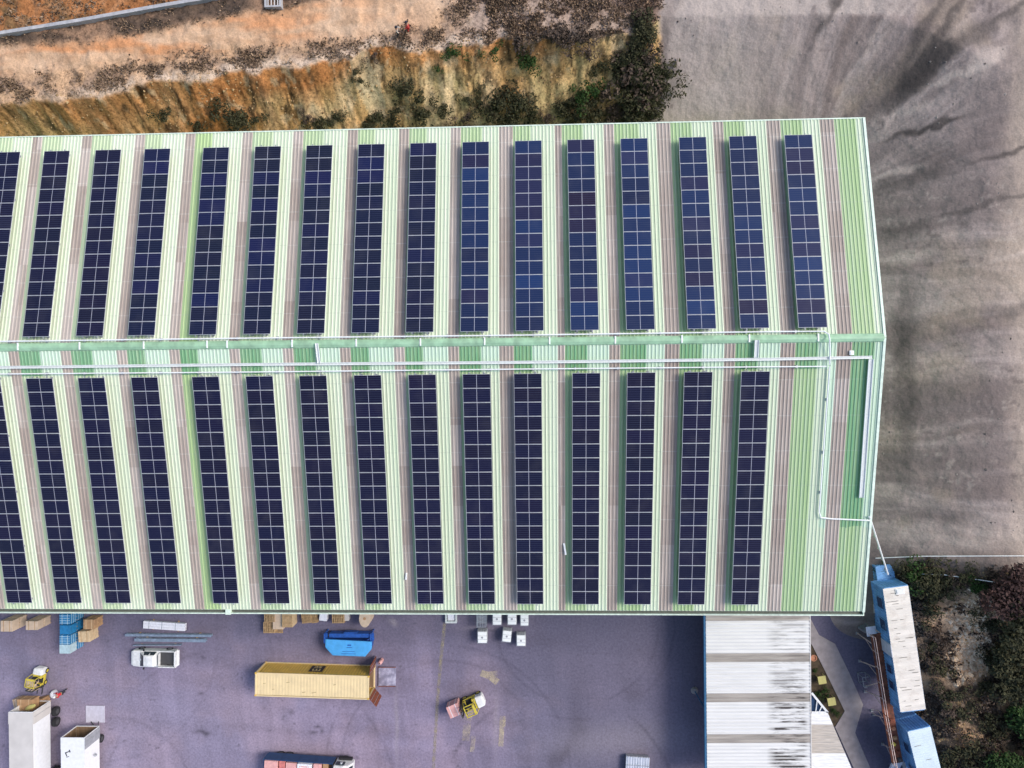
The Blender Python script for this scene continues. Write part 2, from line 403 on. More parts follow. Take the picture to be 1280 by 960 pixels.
    tc = mixc(tc, [.48, .37, .29], sstep(.6, .72, fbm(X, Y, 1.1, 3, 102))*.7)
    tc = mixc(tc, [.16, .10, .075], sstep(4, 10, X)*sstep(.38, .6, n_m)*.7)
    edge = np.exp(-((Y-yc-.5)/.55)**2)*(1-sstep(6, 9, X))
    d = d*(1-rt[..., None])+tc*rt[..., None]
    d = mixc(d, [.62, .48, .37], edge*(.35+.6*(n_s > .42))*sstep(-58, -40, X))
    c = c*(1-up[..., None])+d*up[..., None]
    # --- grey graded slope
    th = np.arctan2(Y-FOC.y, X-FOC.x); RR = 16.
    rad = np.hypot(X-FOC.x, Y-FOC.y)
    s = np.where((X > FOC.x) & (Y > FOC.y), RR*th, np.where(X > FOC.x, Y-FOC.y, RR*math.pi/2+(FOC.x-X)+.18*(Y-FOC.y)))
    al = np.where((X > FOC.x) & (Y > FOC.y), rad, np.where(X > FOC.x, X-FOC.x, Y-FOC.y))
    sw = s+1.6*(fbm(X, Y, 6, 3, 110)-.5)+3.5*(fbm(X, Y, 16, 2, 109)-.5)
    st = fbm(sw, al*.07, .75, 4, 111); st2 = fbm(sw, al*.05, 2.6, 4, 112)
    st3 = fbm(sw, al*.12, .38, 3, 117)
    g = one*np.array([.325, .268, .250])*(.84+.28*sstep(.3, .7, st3))[..., None]
    g = mixc(g, [.17, .135, .125], sstep(.5, .70, st)*.42)
    g = mixc(g, [.46, .375, .335], sstep(.5, .72, 1-st)*.32)
    g = mixc(g, [.19, .15, .138], sstep(.50, .68, st2)*.75)
    g = mixc(g, [.38, .30, .215], sstep(.52, .72, fbm(X, Y, 6, 4, 113))*.35)
    nw = (1-sstep(20, 30, X))*sstep(24, 27, Y)
    g = mixc(g, [.50, .43, .40], nw*.7*(.75+.5*(n_m-.5)))
    g = mixc(g, [.38, .33, .24], (1-sstep(26.5, 30, Y+2*(n_m-.5)))*sstep(23, 25, Y)*(1-sstep(26, 31, X))*.6)
    g = mixc(g, [.46, .395, .355], sstep(-.3, .25, Y-np.interp(X, *C_crest)+(n_s-.5)*.6)*(1-sstep(32, 42, X))*.75)
    g = mixc(g, [.175, .142, .134], sstep(.45, .68, fbm(sw*.6, al*.10, 3.0, 3, 118))*.7)
    g = mixc(g, [.47, .385, .31], sstep(-1.8, 2.2, jx+2.5*(n_l-.5)+1.2*(n_m-.5)-XCR)*.6)
    clod = sstep(.72, .76, fbm(X, Y, .7, 2, 119))*sstep(.5, .7, fbm(X, Y, 7, 2, 120)); g = mixc(g, [.13, .105, .10], clod*.6)
    clod = sstep(.74, .78, fbm(X, Y, .6, 2, 129))*sstep(.45, .65, fbm(X, Y, 6, 2, 128)); g = mixc(g, [.50, .43, .38], clod*.3)
    for (px, py, rx, ry, an, dk, m_) in [(1138, 98, 2.6, 1.3, 45, .07, .8), (1118, 118, 2.4, .8, 40, .09, .6), (1150, 60, 4.4, .45, 58, .10, .6), (1128, 62, 3.2, .5, 62, .11, .55), (1180, 72, 5, .8, 25, .11, .5), (1150, 165, 3.0, .3, 14, .08, .7), (1120, 130, 2.0, .5, 40, .10, .5), (1030, 25, 1.2, .5, 60, .1, .6), (1018, 48, 2.2, .25, 60, .12, .5), (1265, 14, 1.6, .8, 60, .1, .6), (1235, 40, 3, .35, 30, .12, .5), (1130, 230, 3.2, .8, 15, .11, .5), (1150, 205, 2.0, 1.6, 0, .13, .4), (1240, 200, 4.0, .25, 16, .1, .6), (1215, 262, 5, .3, 14, .12, .5), (1125, 290, 2.6, .9, 8, .12, .5), (1130, 400, 1.0, 3.4, 0, .12, .45), (1128, 460, .8, 4.5, 0, .11, .45), (1133, 540, .7, 4.0, 0, .12, .4), (1170, 640, 2.0, 1.0, 0, .13, .35), (1115, 590, 1.2, 3.0, 0, .14, .3), (1250, 390, 2.6, .5, 12, .13, .4)]:
        q = ellip(jx, jy, px, py, 3, rx, ry, an); dk = dk*.75; g = mixc(g, [dk, dk*.85, dk*.8], np.exp(-(q*.7)**2)*min(1, m_*1.25))
    for (px, py, rx, ry, an, m_) in [(1204, 95, 2.0, 1.2, 35, .6), (1175, 108, 3.0, .35, 15, .5), (1130, 145, 2.6, .5, 20, .45), (1100, 170, 2.6, .6, 20, .4), (1120, 215, 2.4, .5, 10, .45), (1240, 325, 3, .25, 16, .5), (1130, 320, 2.6, .7, 10, .35), (1200, 470, 5, .4, 0, .2), (1110, 615, 1.6, .7, 0, .4), (1165, 670, 6, 1.6, 0, .35), (1230, 660, 4, 2, 0, .3), (1070, 75, 4, .3, 60, .3), (1090, 60, 4, .3, 58, .3)]:
        q = ellip(jx, jy, px, py, 3, rx, ry, an); g = mixc(g, [.60, .50, .44], np.exp(-q*q)*m_*(.4+.6*sstep(.35, .6, st)))
    gz = np.maximum(sstep(XG-.15, XG+.5, X+(n_m-.5)*1.2), sstep(29, 30, X))
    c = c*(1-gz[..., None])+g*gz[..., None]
    # --- overgrown ground, lower right
    yb = at(1180, 702, 2).y
    se = sstep(-.3, .5, jx-np.maximum(np.interp(-Y, -YARD_E[1], YARD_E[0]), 29.5))*(1-sstep(-.8, .8, jy-yb))
    PALE = np.zeros(X.shape)
    v = mixc(one*np.array([.11, .082, .062]), [.24, .18, .13], sstep(.45, .65, fbm(X, Y, 1.3, 5, 121)))
    v = mixc(v, [.03, .032, .016], sstep(.5, .65, n_m)*.6)
    for (px, py, rx, ry, an, m_) in [(1205, 760, 4.0, 2.6, -10, .95), (1215, 815, 2.6, 3.4, 15, .95), (1180, 775, 3.2, 2.0, 0, .75), (1150, 850, 2.4, 1.6, 0, .4), (1215, 920, 2.2, .8, -20, .7), (1258, 930, .7, 2.0, 10, .6), (1150, 790, 1.6, 3.5, 0, .35), (1243, 880, 1.0, 1.8, 30, .4)]:
        q = ellip(jx, jy, px, py, 1.2, rx, ry, an)
        pm_ = np.exp(-q*q)*m_*(.45+.55*sstep(.36, .52, fbm(X, Y, 1.1, 4, 130))); PALE = np.maximum(PALE, pm_)
        v = mixc(v, [.88, .56, .33], pm_); v = mixc(v, [.16, .11, .08], pm_*sstep(.52, .60, fbm(X*.6, Y*1.4, .8, 4, 133))*.7)
    c = c*(1-se[..., None])+v*se[..., None]
    me = bpy.data.meshes.new('ground')
    co = np.stack([X, Y, Z], -1).reshape(-1, 3)
    i = np.arange(ny*nx).reshape(ny, nx)
    q = np.stack([i[:-1, :-1], i[:-1, 1:], i[1:, 1:], i[1:, :-1]], -1).reshape(-1, 4)
    road_f = road*up*(1-abv)*(1-gz)
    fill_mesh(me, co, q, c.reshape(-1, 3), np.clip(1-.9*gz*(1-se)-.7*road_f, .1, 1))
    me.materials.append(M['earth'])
    o = bpy.data.objects.new('ground', me); COL.objects.link(o); o['kind'] = 'structure'
    return X, Y, Z, veg*dens*up*(1-gz), (rt*(1-gz)*sstep(.45, .6, fbm(X, Y*1.6, 2.0, 5, 101))), se*(1-np.clip(PALE*1.3, 0, 1)), foot*(1-gz), abv*up*(1-gz)
def fill_mesh(me, co, q, c=None, al=None):
    me.vertices.add(len(co)); me.vertices.foreach_set('co', co.astype(np.float32).ravel())
    me.loops.add(q.size); me.loops.foreach_set('vertex_index', q.astype(np.int32).ravel())
    me.polygons.add(len(q)); me.polygons.foreach_set('loop_start', np.arange(0, q.size, 4, dtype=np.int32))
    me.update(calc_edges=True)
    me.polygons.foreach_set('use_smooth', np.ones(len(q), dtype=bool))
    if c is not None:
        a = me.color_attributes.new('Col', 'FLOAT_COLOR', 'POINT')
        a.data.foreach_set('color', np.concatenate([c, np.ones((len(c), 1)) if al is None else al.reshape(-1, 1)], 1).astype(np.float32).ravel())
GX, GY, GZ, VEG, VEG2, SE, FOOT, ABV = make_ground()

# yard surface
def make_yard():
    ys = np.arange(-60, -14.9, .16); n = 720
    U, Y = np.meshgrid(np.linspace(0, 1, n), ys)
    xe = np.interp(-Y, -YARD_E[1], YARD_E[0])
    X = -74+(xe+74)*U
    Z = .02+.015*(fbm(X, Y, 5, 3, 140)-.5)
    c = np.ones(X.shape+(3,))*np.array([.235, .20, .285])
    n1 = fbm(X, Y, 8, 4, 141); n2 = fbm(X, Y, 2.4, 5, 142); n3 = fbm(X, Y, .7, 3, 143)
    c = mixc(c, [.185, .175, .265], sstep(.42, .68, n1)*.6)
    c = mixc(c, [.29, .225, .285], sstep(.45, .7, fbm(X, Y, 6, 4, 144))*.6)
    c = c*(.84+.32*n2)[..., None]
    c = c*(.90+.2*sstep(.3, .7, fbm(X*1.0+.12*Y, Y*.10, 1.1, 4, 151)))[..., None]
    c = c*(.92+.16*sstep(.3, .7, fbm(X*.12, Y+.1*X, 1.2, 4, 152)))[..., None]
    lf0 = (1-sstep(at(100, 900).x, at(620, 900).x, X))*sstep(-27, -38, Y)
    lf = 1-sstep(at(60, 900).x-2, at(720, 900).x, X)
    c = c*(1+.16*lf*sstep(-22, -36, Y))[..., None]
    c = mixc(c, [.135, .125, .175], sstep(at(520, 850).x, at(760, 850).x, X+5*(n1-.5))*.75)  # shade over the right half painted into the yard colour
    c = mixc(c, [.115, .108, .16], sstep(-36, -26, Y+4*(n1-.5))*.65)  # building shade near the eave painted in as darker colour
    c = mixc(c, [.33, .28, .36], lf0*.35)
    c = mixc(c, [.10, .09, .12], sstep(.84, .88, fbm(X, Y, .42, 2, 149))*.5)
    for (px, py, rx, ry, an, m_) in [(398, 908, .35, .2, 0, .8), (393, 915, .5, .15, 0, .7), (403, 914, .15, .3, 0, .7), (251, 867, .3, .2, 0, .6), (254, 822, .3, .2, 0, .6), (247, 831, .12, .1, 0, .7), (252, 915, .9, .22, -10, .7), (257, 918, .3, .2, 0, .7), (720, 905, 1.0, 4.2, 5, .38), (703, 945, .6, 1.8, -30, .55), (690, 948, .5, 1.2, -20, .4), (880, 830, 1.6, 8, 0, .2), (792, 867, 1.2, 1.0, 0, .3), (660, 800, 5, 1.0, 0, .2), (200, 935, .15, .1, 0, .6), (139, 927, .18, .12, 0, .6), (155, 926, .18, .12, 0, .6), (145, 934, .18, .12, 0, .6), (365, 890, .3, .2, 0, .5), (60, 910, 1.2, 5, 0, .2), (1085, 915, 1.0, 3.0, 20, .4)]:
        c = mixc(c, [.06, .052, .07], np.exp(-ellip(X+(n2-.5)*.6, Y+(n3-.5)*.6, px, py, 0, rx, ry, an))*m_)
    for (px, py, rx, ry, an, m_) in [(492, 778, .5, .3, -30, .35), (620, 906, .3, 3.0, 0, .2), (495, 905, .2, 4, 0, .25), (605, 785, 3, .15, 0, .15), (770, 925, 8, 2.0, 5, .18)]:
        c = mixc(c, [.48, .42, .42], np.exp(-ellip(X+(n2-.5)*.6, Y+(n3-.5)*.6, px, py, 0, rx, ry, an))*m_)
    for (px, py, r_, w_, k_) in [(560, 960, 12, .14, .16), (560, 960, 13.7, .14, .16), (300, 1010, 16, .16, .14), (300, 1010, 18, .16, .14), (720, 780, 9, .15, .16), (720, 780, 10.7, .15, .14), (120, 800, 14, .15, .12), (700, 1010, 13, .2, .2), (140, 1000, 9.5, .18, .16)]:
        q = at(px, py); dd = np.abs(np.hypot(X-q.x, Y-q.y)+.5*(n1-.5)-r_); th = np.arctan2(Y-q.y, X-q.x)
        c = c*(1-k_*np.exp(-(dd/w_)**2)*sstep(.4, .6, fbm(X, Y, 5, 2, 160+int(r_*3))))[..., None]
    me = bpy.data.meshes.new('yard'); ny, nx = X.shape
    i = np.arange(ny*nx).reshape(ny, nx)
    q = np.stack([i[:-1, :-1], i[:-1, 1:], i[1:, 1:], i[1:, :-1]], -1).reshape(-1, 4)
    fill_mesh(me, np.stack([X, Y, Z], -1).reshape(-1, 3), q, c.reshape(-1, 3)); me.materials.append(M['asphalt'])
    o = bpy.data.objects.new('yard', me); COL.objects.link(o); o['kind'] = 'structure'
    return o
yard = make_yard()
def worn(name, c, thr=.5, sc=2.5):
    m, nt, b = newmat(name); N, L = nt.nodes, nt.links
    b.inputs['Base Color'].default_value = (*c, 1); b.inputs['Roughness'].default_value = .85
    tc = N.new('ShaderNodeTexCoord'); nz = N.new('ShaderNodeTexNoise'); nz.inputs['Scale'].default_value = sc; nz.inputs['Detail'].default_value = 7; nz.inputs['Roughness'].default_value = .7
    L.new(tc.outputs['Object'], nz.inputs['Vector'])
    rp = N.new('ShaderNodeValToRGB'); rp.color_ramp.elements[0].position = thr-.16; rp.color_ramp.elements[1].position = thr+.24
    rp.color_ramp.elements[1].color = (.8, .8, .8, 1)
    L.new(nz.outputs['Fac'], rp.inputs[0]); L.new(rp.outputs[0], b.inputs['Alpha'])
    return m
M['linepaint'] = worn('worn_line_paint', (.40, .34, .22), .50, 2.2)
M['spill'] = worn('sawdust_spill', (.62, .52, .36), .46, .9)
M['spill2'] = worn('dusty_mark', (.55, .46, .36), .52, .8)
def strip(name, pts, w_, m, z=.045):
    mb = MB(); P = [at(px, py, z) for px, py in pts]
    for a, b in zip(P[:-1], P[1:]):
        d = (b-a); d.z = 0; n = Vector((-d.y, d.x, 0)).normalized()*w_/2
        mb.add([a-n, b-n, b+n, a+n], [(0, 1, 2, 3)])
    return mb.build(name, m, yard)
strip('painted_line', [(556, 778), (552, 815), (548, 860), (545, 905), (541, 975)], .34, 'linepaint')
strip('dust_mark', [(601, 841), (612, 845), (622, 853)], .75, 'spill')
strip('dust_mark', [(607, 843), (622, 842)], .6, 'spill2', .05)
strip('dust_mark', [(587, 888), (584, 905), (582, 926)], .85, 'spill2')
strip('dust_mark', [(628, 895), (627, 915), (626, 933)], .55, 'spill')
strip('dust_mark', [(631, 895), (630, 908)], .3, 'spill', .055)
strip('dust_mark', [(592, 920), (590, 940)], .5, 'spill2', .06)

# concrete path and flower bed
def polyw(pts, z): return [(at(px, py, z).x, at(px, py, z).y) for px, py in pts]
path_poly = [(1010, 772), (1014, 775), (1024, 794), (1044, 805), (1062, 842), (1079, 881), (1069, 916), (1090, 965), (1098, 990), (1078, 990), (1067, 960), (1044, 909), (1056, 889), (1036, 848), (1016, 808), (1008, 795)]
o = MB().prism(polyw(path_poly, .14), -.05, .14).build('footpath', 'concrete'); o['kind'] = 'structure'
bed_poly = [(1010, 800), (1016, 808), (1036, 848), (1056, 889), (1044, 909), (1010, 880)]
o = MB().prism(polyw(bed_poly, .07), -.05, .07).build('flower_bed', 'soil'); o['kind'] = 'structure'

# ------------------------------------------------------------------ warehouse
ZR = H-55.8507; YR = 3.3601; XE = 27.8638
SL = {1: (18.7949, 3.1926), -1: (23.7055, 4.0268)}
XW = -66.0
PITCH = .30
def slope_pt(x, d, s, e=0.):
    w_, r_ = SL[s]; l = math.hypot(w_, r_)
    return Vector((x, YR+s*(d*w_/l+e*r_/l), ZR-d*r_/l+e*w_/l))
def slen(s): return math.hypot(*SL[s])
wh = thing('warehouse', 'long warehouse with green and mint striped metal roof carrying rows of solar panels', 'warehouse', (XE, YR, 0))
WL = Vector((XE, YR, 0))
# strip boundaries (photo columns along a line just below the ridge)
browns = [(12, 24), (77, 88), (144, 157), (210, 223), (288, 300), (354, 367), (424, 437), (491, 504), (559, 573), (625, 640), (696, 708), (763.5, 777), (833, 848), (905, 920), (976, 992), (1048, 1064)]
greens = [(24, 50), (90, 116), (157, 183), (223, 249), (300, 326), (367, 395), (437, 463), (505, 530), (574, 599), (640, 667), (708, 736), (778, 806), (848, 877), (920, 946), (992, 1021), (1064, 1092)]
def bx_(px): return at(px, 437, ZR-.15).x
snap = lambda x: XE-round((XE-x)/PITCH)*PITCH
BR = [(snap(bx_(a)), snap(bx_(b))) for a, b in browns]
GR = [(b[1], max(b[1]+PITCH*4, snap(bx_(a[1])))) for a, b in zip(greens, BR)]
for k in range(5):
    x0 = snap(BR[0][0]-4.5)
    BR.insert(0, (x0, x0+PITCH*3)); GR.insert(0, (x0+PITCH*3, x0+PITCH*9))

GR5 = sum(GR[8])/2
def roofmat(name, kind):
    m, nt, b = newmat(name); N, L = nt.nodes, nt.links
    g = N.new('ShaderNodeNewGeometry'); sp = N.new('ShaderNodeSeparateXYZ'); L.new(g.outputs['Position'], sp.inputs[0])
    def math_(op, a, b_=None, c_=None):
        n = N.new('ShaderNodeMath'); n.operation = op
        for i, v in enumerate((a, b_, c_)):
            if v is None: continue
            if isinstance(v, (int, float)): n.inputs[i].default_value = v
            else: L.new(v, n.inputs[i])
        return n.outputs[0]
    def noise(scale, det, stretch, rough=.6):
        mp = N.new('ShaderNodeMapping'); mp.inputs['Scale'].default_value = stretch; L.new(g.outputs['Position'], mp.inputs['Vector'])
        n = N.new('ShaderNodeTexNoise'); n.inputs['Scale'].default_value = scale; n.inputs['Detail'].default_value = det; n.inputs['Roughness'].default_value = rough
        L.new(mp.outputs[0], n.inputs['Vector']); return n.outputs['Fac']
    def ramp(f, stops):
        r = N.new('ShaderNodeValToRGB')
        while len(r.color_ramp.elements) < len(stops): r.color_ramp.elements.new(.5)
        for e, (p, c_) in zip(r.color_ramp.elements, stops):
            e.position = p; e.color = (*c_, 1)
        L.new(f, r.inputs[0]); return r.outputs[0]
    def mix(f, a, b_, blend='MIX'):
        n = N.new('ShaderNodeMixRGB'); n.blend_type = blend
        for k_, v in (('Fac', f), ('Color1', a), ('Color2', b_)):
            if isinstance(v, tuple): n.inputs[k_].default_value = (*v, 1)
            elif isinstance(v, (int, float)): n.inputs[k_].default_value = v
            else: L.new(v, n.inputs[k_])
        return n.outputs[0]
    # sheet-to-sheet tone, one sheet about a metre wide
    sheet = noise(1.0, 1, (1.05, .02, 0)); run = noise(1.0, 6, (5, .25, .25), .65); patch = noise(.35, 4, (1, 1, 1))
    x, y = sp.outputs[0], sp.outputs[1]
    tray_y = at(560, 458, ZR-.3).y
    # repainted zone along the ridge walkway and down the east end
    rid = math_('MULTIPLY', math_('LESS_THAN', y, YR), math_('GREATER_THAN', y, at(500, 466, ZR-.4).y))
    xa = bx_(1037)
    ys_ = slope_pt(0, 15.6, -1).y
    est = math_('MULTIPLY', math_('GREATER_THAN', x, xa), math_('MULTIPLY', math_('LESS_THAN', y, YR), math_('GREATER_THAN', math_('ADD', y, math_('MULTIPLY', noise(.8, 3, (1, .2, 1)), .8)), ys_)))
    zone = math_('MAXIMUM', rid, est)
    if kind == 'green':
        c = ramp(sheet, [(.35, (.39, .53, .33)), (.5, (.36, .52, .24)), (.65, (.43, .56, .33))])
        mrx = N.new('ShaderNodeMapRange'); L.new(x, mrx.inputs[0]); mrx.inputs[1].default_value = -34; mrx.inputs[2].default_value = 14; mrx.inputs[3].default_value = .80; mrx.inputs[4].default_value = .10
        c = mix(mrx.outputs[0], c, (.56, .66, .45))
        near5 = math_('LESS_THAN', math_('ABSOLUTE', math_('SUBTRACT', x, GR5)), 1.35)
        c = mix(math_('MULTIPLY', near5, .55), c, (.36, .54, .18))
        c = mix(math_('MULTIPLY', zone, .80), c, (.085, .31, .16))
        c = mix(math_('MULTIPLY', ramp(run, [(.45, (0, 0, 0)), (.7, (1, 1, 1))]), .38), c, (.60, .66, .47))
        rough = .45
    elif kind == 'mint':
        c = ramp(sheet, [(.35, (.62, .70, .53)), (.65, (.68, .745, .59))])
        c = mix(math_('MULTIPLY', zone, .7), c, (.53, .71, .58))
        c = mix(math_('MULTIPLY', ramp(run, [(.5, (0, 0, 0)), (.75, (1, 1, 1))]), .3), c, (.56, .70, .50))
        rough = .45
    else:
        sn = N.new('ShaderNodeCombineXYZ'); L.new(math_('MULTIPLY', math_('FLOOR', math_('DIVIDE', x, 2.0)), 3.7), sn.inputs[0]); L.new(math_('MULTIPLY', math_('FLOOR', math_('DIVIDE', y, 3.5)), 5.3), sn.inputs[1])
        wn = N.new('ShaderNodeTexWhiteNoise'); L.new(sn.outputs[0], wn.inputs['Vector'])
        c = ramp(wn.outputs['Value'], [(.15, (.40, .335, .29)), (.5, (.45, .39, .34)), (.9, (.56, .50, .45))])
        c = mix(math_('MULTIPLY', ramp(run, [(.45, (0, 0, 0)), (.7, (1, 1, 1))]), .55), c, (.27, .215, .185))
        c = mix(math_('MULTIPLY', ramp(patch, [(.45, (0, 0, 0)), (.62, (1, 1, 1))]), .4), c, (.50, .45, .40))
        rough = .6
    fx = math_('FRACT', math_('DIVIDE', math_('SUBTRACT', x, XE-300*PITCH), PITCH))
    mrp = N.new('ShaderNodeMapRange'); L.new(x, mrp.inputs[0]); mrp.inputs[1].default_value = -36; mrp.inputs[2].default_value = 8; mrp.inputs[3].default_value = .4; mrp.inputs[4].default_value = 1.1
    pan = math_('MULTIPLY', math_('LESS_THAN', math_('ABSOLUTE', math_('SUBTRACT', fx, .23)), .24), math_('MULTIPLY', mrp.outputs[0], math_('ADD', .5, run)))  # dirt tint of the pans with rib shade painted in, deeper toward the east
    c = mix(math_('MULTIPLY', pan, {'green': .5, 'mint': .40, 'sky': .45}[kind]), c, {'green': (.24, .40, .17), 'mint': (.40, .56, .36), 'sky': (.22, .175, .15)}[kind])
    # laps and screw rows across the sheets
    fy = math_('FRACT', math_('DIVIDE', y, 2.95))
    lap = math_('LESS_THAN', fy, .03)
    dots = math_('MULTIPLY', math_('LESS_THAN', math_('FRACT', math_('DIVIDE', y, 1.475)), .055), math_('LESS_THAN', math_('FRACT', math_('DIVIDE', math_('SUBTRACT', x, XE-300*PITCH), PITCH)), .3))
    c = mix(math_('MULTIPLY', lap, .16), c, (.80, .82, .78) if kind == 'sky' else (.42, .50, .40))
    c = mix(math_('MULTIPLY', dots, .22), c, (.3, .33, .28))
    L.new(c, b.inputs['Base Color']); b.inputs['Roughness'].default_value = rough
    return m
M['r_green'] = roofmat('roof_green', 'green'); M['r_mint'] = roofmat('roof_mint', 'mint'); M['r_sky'] = roofmat('roof_translucent', 'sky')
RIB = [(0, 0), (.14, 0), (.175, .05), (.235, .05), (.27, 0)]       # one corrugation
def band(xa, xb):
    n = max(1, round((xb-xa)/PITCH)); out = []
    for k in range(n):
        out += [(xa+k*PITCH+dx, h) for dx, h in RIB]
    out.append((xa+n*PITCH, 0)); return out
def sheet(mb, xa, xb, s, mi, d0=.02, d1=None):
    d1 = d1 or slen(s)-(.40 if s == -1 else 0); pr = band(xa, xb); vs_ = []
    for x, h in pr: vs_ += [slope_pt(x, d0, s, h)-WL, slope_pt(x, d1, s, h)-WL]
    mb.add(vs_, [(2*i, 2*i+1, 2*i+3, 2*i+2) for i in range(len(pr)-1)], mi)
def kind_at(x):
    for a, b in BR:
        if a <= x < b: return 2
    for a, b in GR:
        if a <= x < b: return 1
    return 0
for s in (1, -1):
    mb = MB(); x = snap(XW); start = x; k = kind_at(x+.1)
    while x < XE-.01:
        x2 = x+PITCH; k2 = kind_at(x2+.1) if x2 < XE-.01 else -1
        if k2 != k:
            if k == 2:
                t = MB(); sheet(t, start, x2, s, 0); t.build('skylight_sheet', 'r_sky', wh)
            else: sheet(mb, start, x2, s, k)
            start = x2; k = k2
        x = x2
    mb.build('roof', ['r_mint', 'r_green'], wh)
# ridge cap, its straps, verge, gutters, walls
mb = MB()
pr = [(-.34, -.07), (-.30, .0), (-.08, .10), (.08, .10), (.30, .0), (.34, -.07)]
mb.loft([[Vector((x, YR+a, ZR+.06+b))-WL for a, b in pr] for x in (XW, XE+.03)])
cap = mb.build('ridge_cap', 'ridge', wh)
for px in (24, 101, 181, 260, 285, 366, 446, 526, 606, 687, 769, 852, 936, 1022):
    x = at(px, 428, ZR).x
    MB().box(Vector((x, YR+.05, ZR+.17))-WL, (.12, .62, .05)).build('cap_strap', 'whitepipe', cap)
for s in (1, -1):
    a, b = slope_pt(XE+.09, 0, s, .05)-WL, slope_pt(XE+.09, slen(s)+(.05 if s == 1 else -.35), s, .05)-WL
    MB().bar(a, b, .2, .16).build('verge_flashing', 'verge', wh)
e = slope_pt(0, slen(-1)-.42, -1)
mb = MB()
y1 = e.y-YR; z1 = e.z
mb.bx(XW-XE, .1, y1-.05, y1-.01, z1-.30, z1-.02); mb.bx(XW-XE, .1, y1-.42, y1-.34, z1-.30, z1+.03); mb.bx(XW-XE, .1, y1-.34, y1-.05, z1-.30, z1-.22, 1)
mb.bx(.1, .16, y1-.42, y1-.0, z1-.30, z1+.03)
gut = mb.build('gutter', ['verge', 'gutter_in'], wh)
px = at(285, 768, z1).x-XE
MB().bx(px-.2, px+.25, y1-.48, y1-.0, z1-.45, z1+.08).build('gutter_box', 'verge', gut)
e2 = slope_pt(0, slen(1), 1)
MB().bx(XW-XE, .1, e2.y-YR+.005, e2.y-YR+.10, e2.z-.22, e2.z+.06).build('eave_flashing', 'verge', wh)
yS, yN = e.y+.5-YR, e2.y-.5-YR; zS, zN = e.z-.15, e2.z-.15
def wall_band(name, p0, p1, h0, h1):
    d = (Vector(p1)-Vector(p0)); n = int(d.length/.3); nn = Vector((d.y, -d.x, 0)).normalized()*.05
    mb = MB(); vs_ = []
    for k in range(n+1):
        p = Vector(p0)+d*k/n+(nn if k % 2 else Vector()); h = h0+(h1-h0)*k/n
        vs_ += [Vector((p.x, p.y, 0)), Vector((p.x, p.y, h))]
    mb.add(vs_, [(2*i, 2*i+2, 2*i+3, 2*i+1) for i in range(n)])
    return mb.build(name, 'cladding', wh)
wall_band('wall', (XW-XE, yS, 0), (-.5, yS, 0), zS, zS)
wall_band('wall', (-.5, yN, 0), (XW-XE, yN, 0), zN, zN)
wall_band('wall', (-.5, yS, 0), (-.5, 0, 0), zS, ZR-.2); wall_band('wall', (-.5, 0, 0), (-.5, yN, 0), ZR-.2, zN)
sw = [c for c in wh.children if c.name.startswith('wall')][0]
for px in (150, 520, 760):
    x = at(px, 700, 0).x-XE
    d = MB(); d.bx(x-2.5, x+2.5, yS-.12, yS-.06, 0, 5)
    for k in range(24): d.bx(x-2.45, x+2.45, yS-.15, yS-.12, .1+k*.2, .22+k*.2)
    d.build('roller_door', 'steel', wh)

# ------------------------------------------------------------------ solar arrays
def panelmat():
    m, nt, b = newmat('solar_glass'); N, L = nt.nodes, nt.links
    tc = N.new('ShaderNodeTexCoord'); sp = N.new('ShaderNodeSeparateXYZ'); L.new(tc.outputs['Object'], sp.inputs[0])
    oi = N.new('ShaderNodeObjectInfo')
    def mth(op, a, b_=None):
        n = N.new('ShaderNodeMath'); n.operation = op
        for i, v in enumerate((a, b_)):
            if v is None: continue
            if isinstance(v, (int, float)): n.inputs[i].default_value = v
            else: L.new(v, n.inputs[i])
        return n.outputs[0]
    x, y = sp.outputs[0], sp.outputs[1]
    ly = mth('LESS_THAN', mth('FRACT', mth('DIVIDE', mth('ADD', y, .561), .187)), .10)
    lx = mth('LESS_THAN', mth('FRACT', mth('DIVIDE', mth('ADD', x, 1.1), .0917)), .06)
    mid = mth('LESS_THAN', mth('ABSOLUTE', x), .017)
    def mix(f, a, b_):
        n = N.new('ShaderNodeMixRGB')
        for k_, v in (('Fac', f), ('Color1', a), ('Color2', b_)):
            if isinstance(v, tuple): n.inputs[k_].default_value = (*v, 1)
            else: L.new(v, n.inputs[k_])
        return n.outputs[0]
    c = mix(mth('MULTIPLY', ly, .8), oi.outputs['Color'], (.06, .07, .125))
    c = mix(mth('MULTIPLY', lx, .18), c, (.05, .06, .13))
    nz = N.new('ShaderNodeTexNoise'); nz.inputs['Scale'].default_value = .7; nz.inputs['Detail'].default_value = 5
    gg = N.new('ShaderNodeNewGeometry'); L.new(gg.outputs['Position'], nz.inputs['Vector'])
    dust = mth('MULTIPLY', mth('MAXIMUM', mth('SUBTRACT', nz.outputs['Fac'], .5), 0.), .12)
    c = mix(dust, c, (.4, .38, .36))
    c = mix(mid, c, (.42, .43, .50))
    L.new(c, b.inputs['Base Color']); b.inputs['Roughness'].default_value = .12; b.inputs['IOR'].default_value = 1.35
    return m
M['solar'] = panelmat()
PW, PL, FR = 2.28, 1.168, .024
mb = MB()
mb.add([(-PW/2+FR, -PL/2+FR, .034), (PW/2-FR, -PL/2+FR, .034), (PW/2-FR, PL/2-FR, .034), (-PW/2+FR, PL/2-FR, .034)], [(0, 1, 2, 3)], 0)
mb.bx(-PW/2, PW/2, -PL/2, -PL/2+FR, 0, .038, 1); mb.bx(-PW/2, PW/2, PL/2-FR, PL/2, 0, .038, 1)
mb.bx(-PW/2, -PW/2+FR, -PL/2+FR, PL/2-FR, 0, .038, 1); mb.bx(PW/2-FR, PW/2, -PL/2+FR, PL/2-FR, 0, .038, 1)
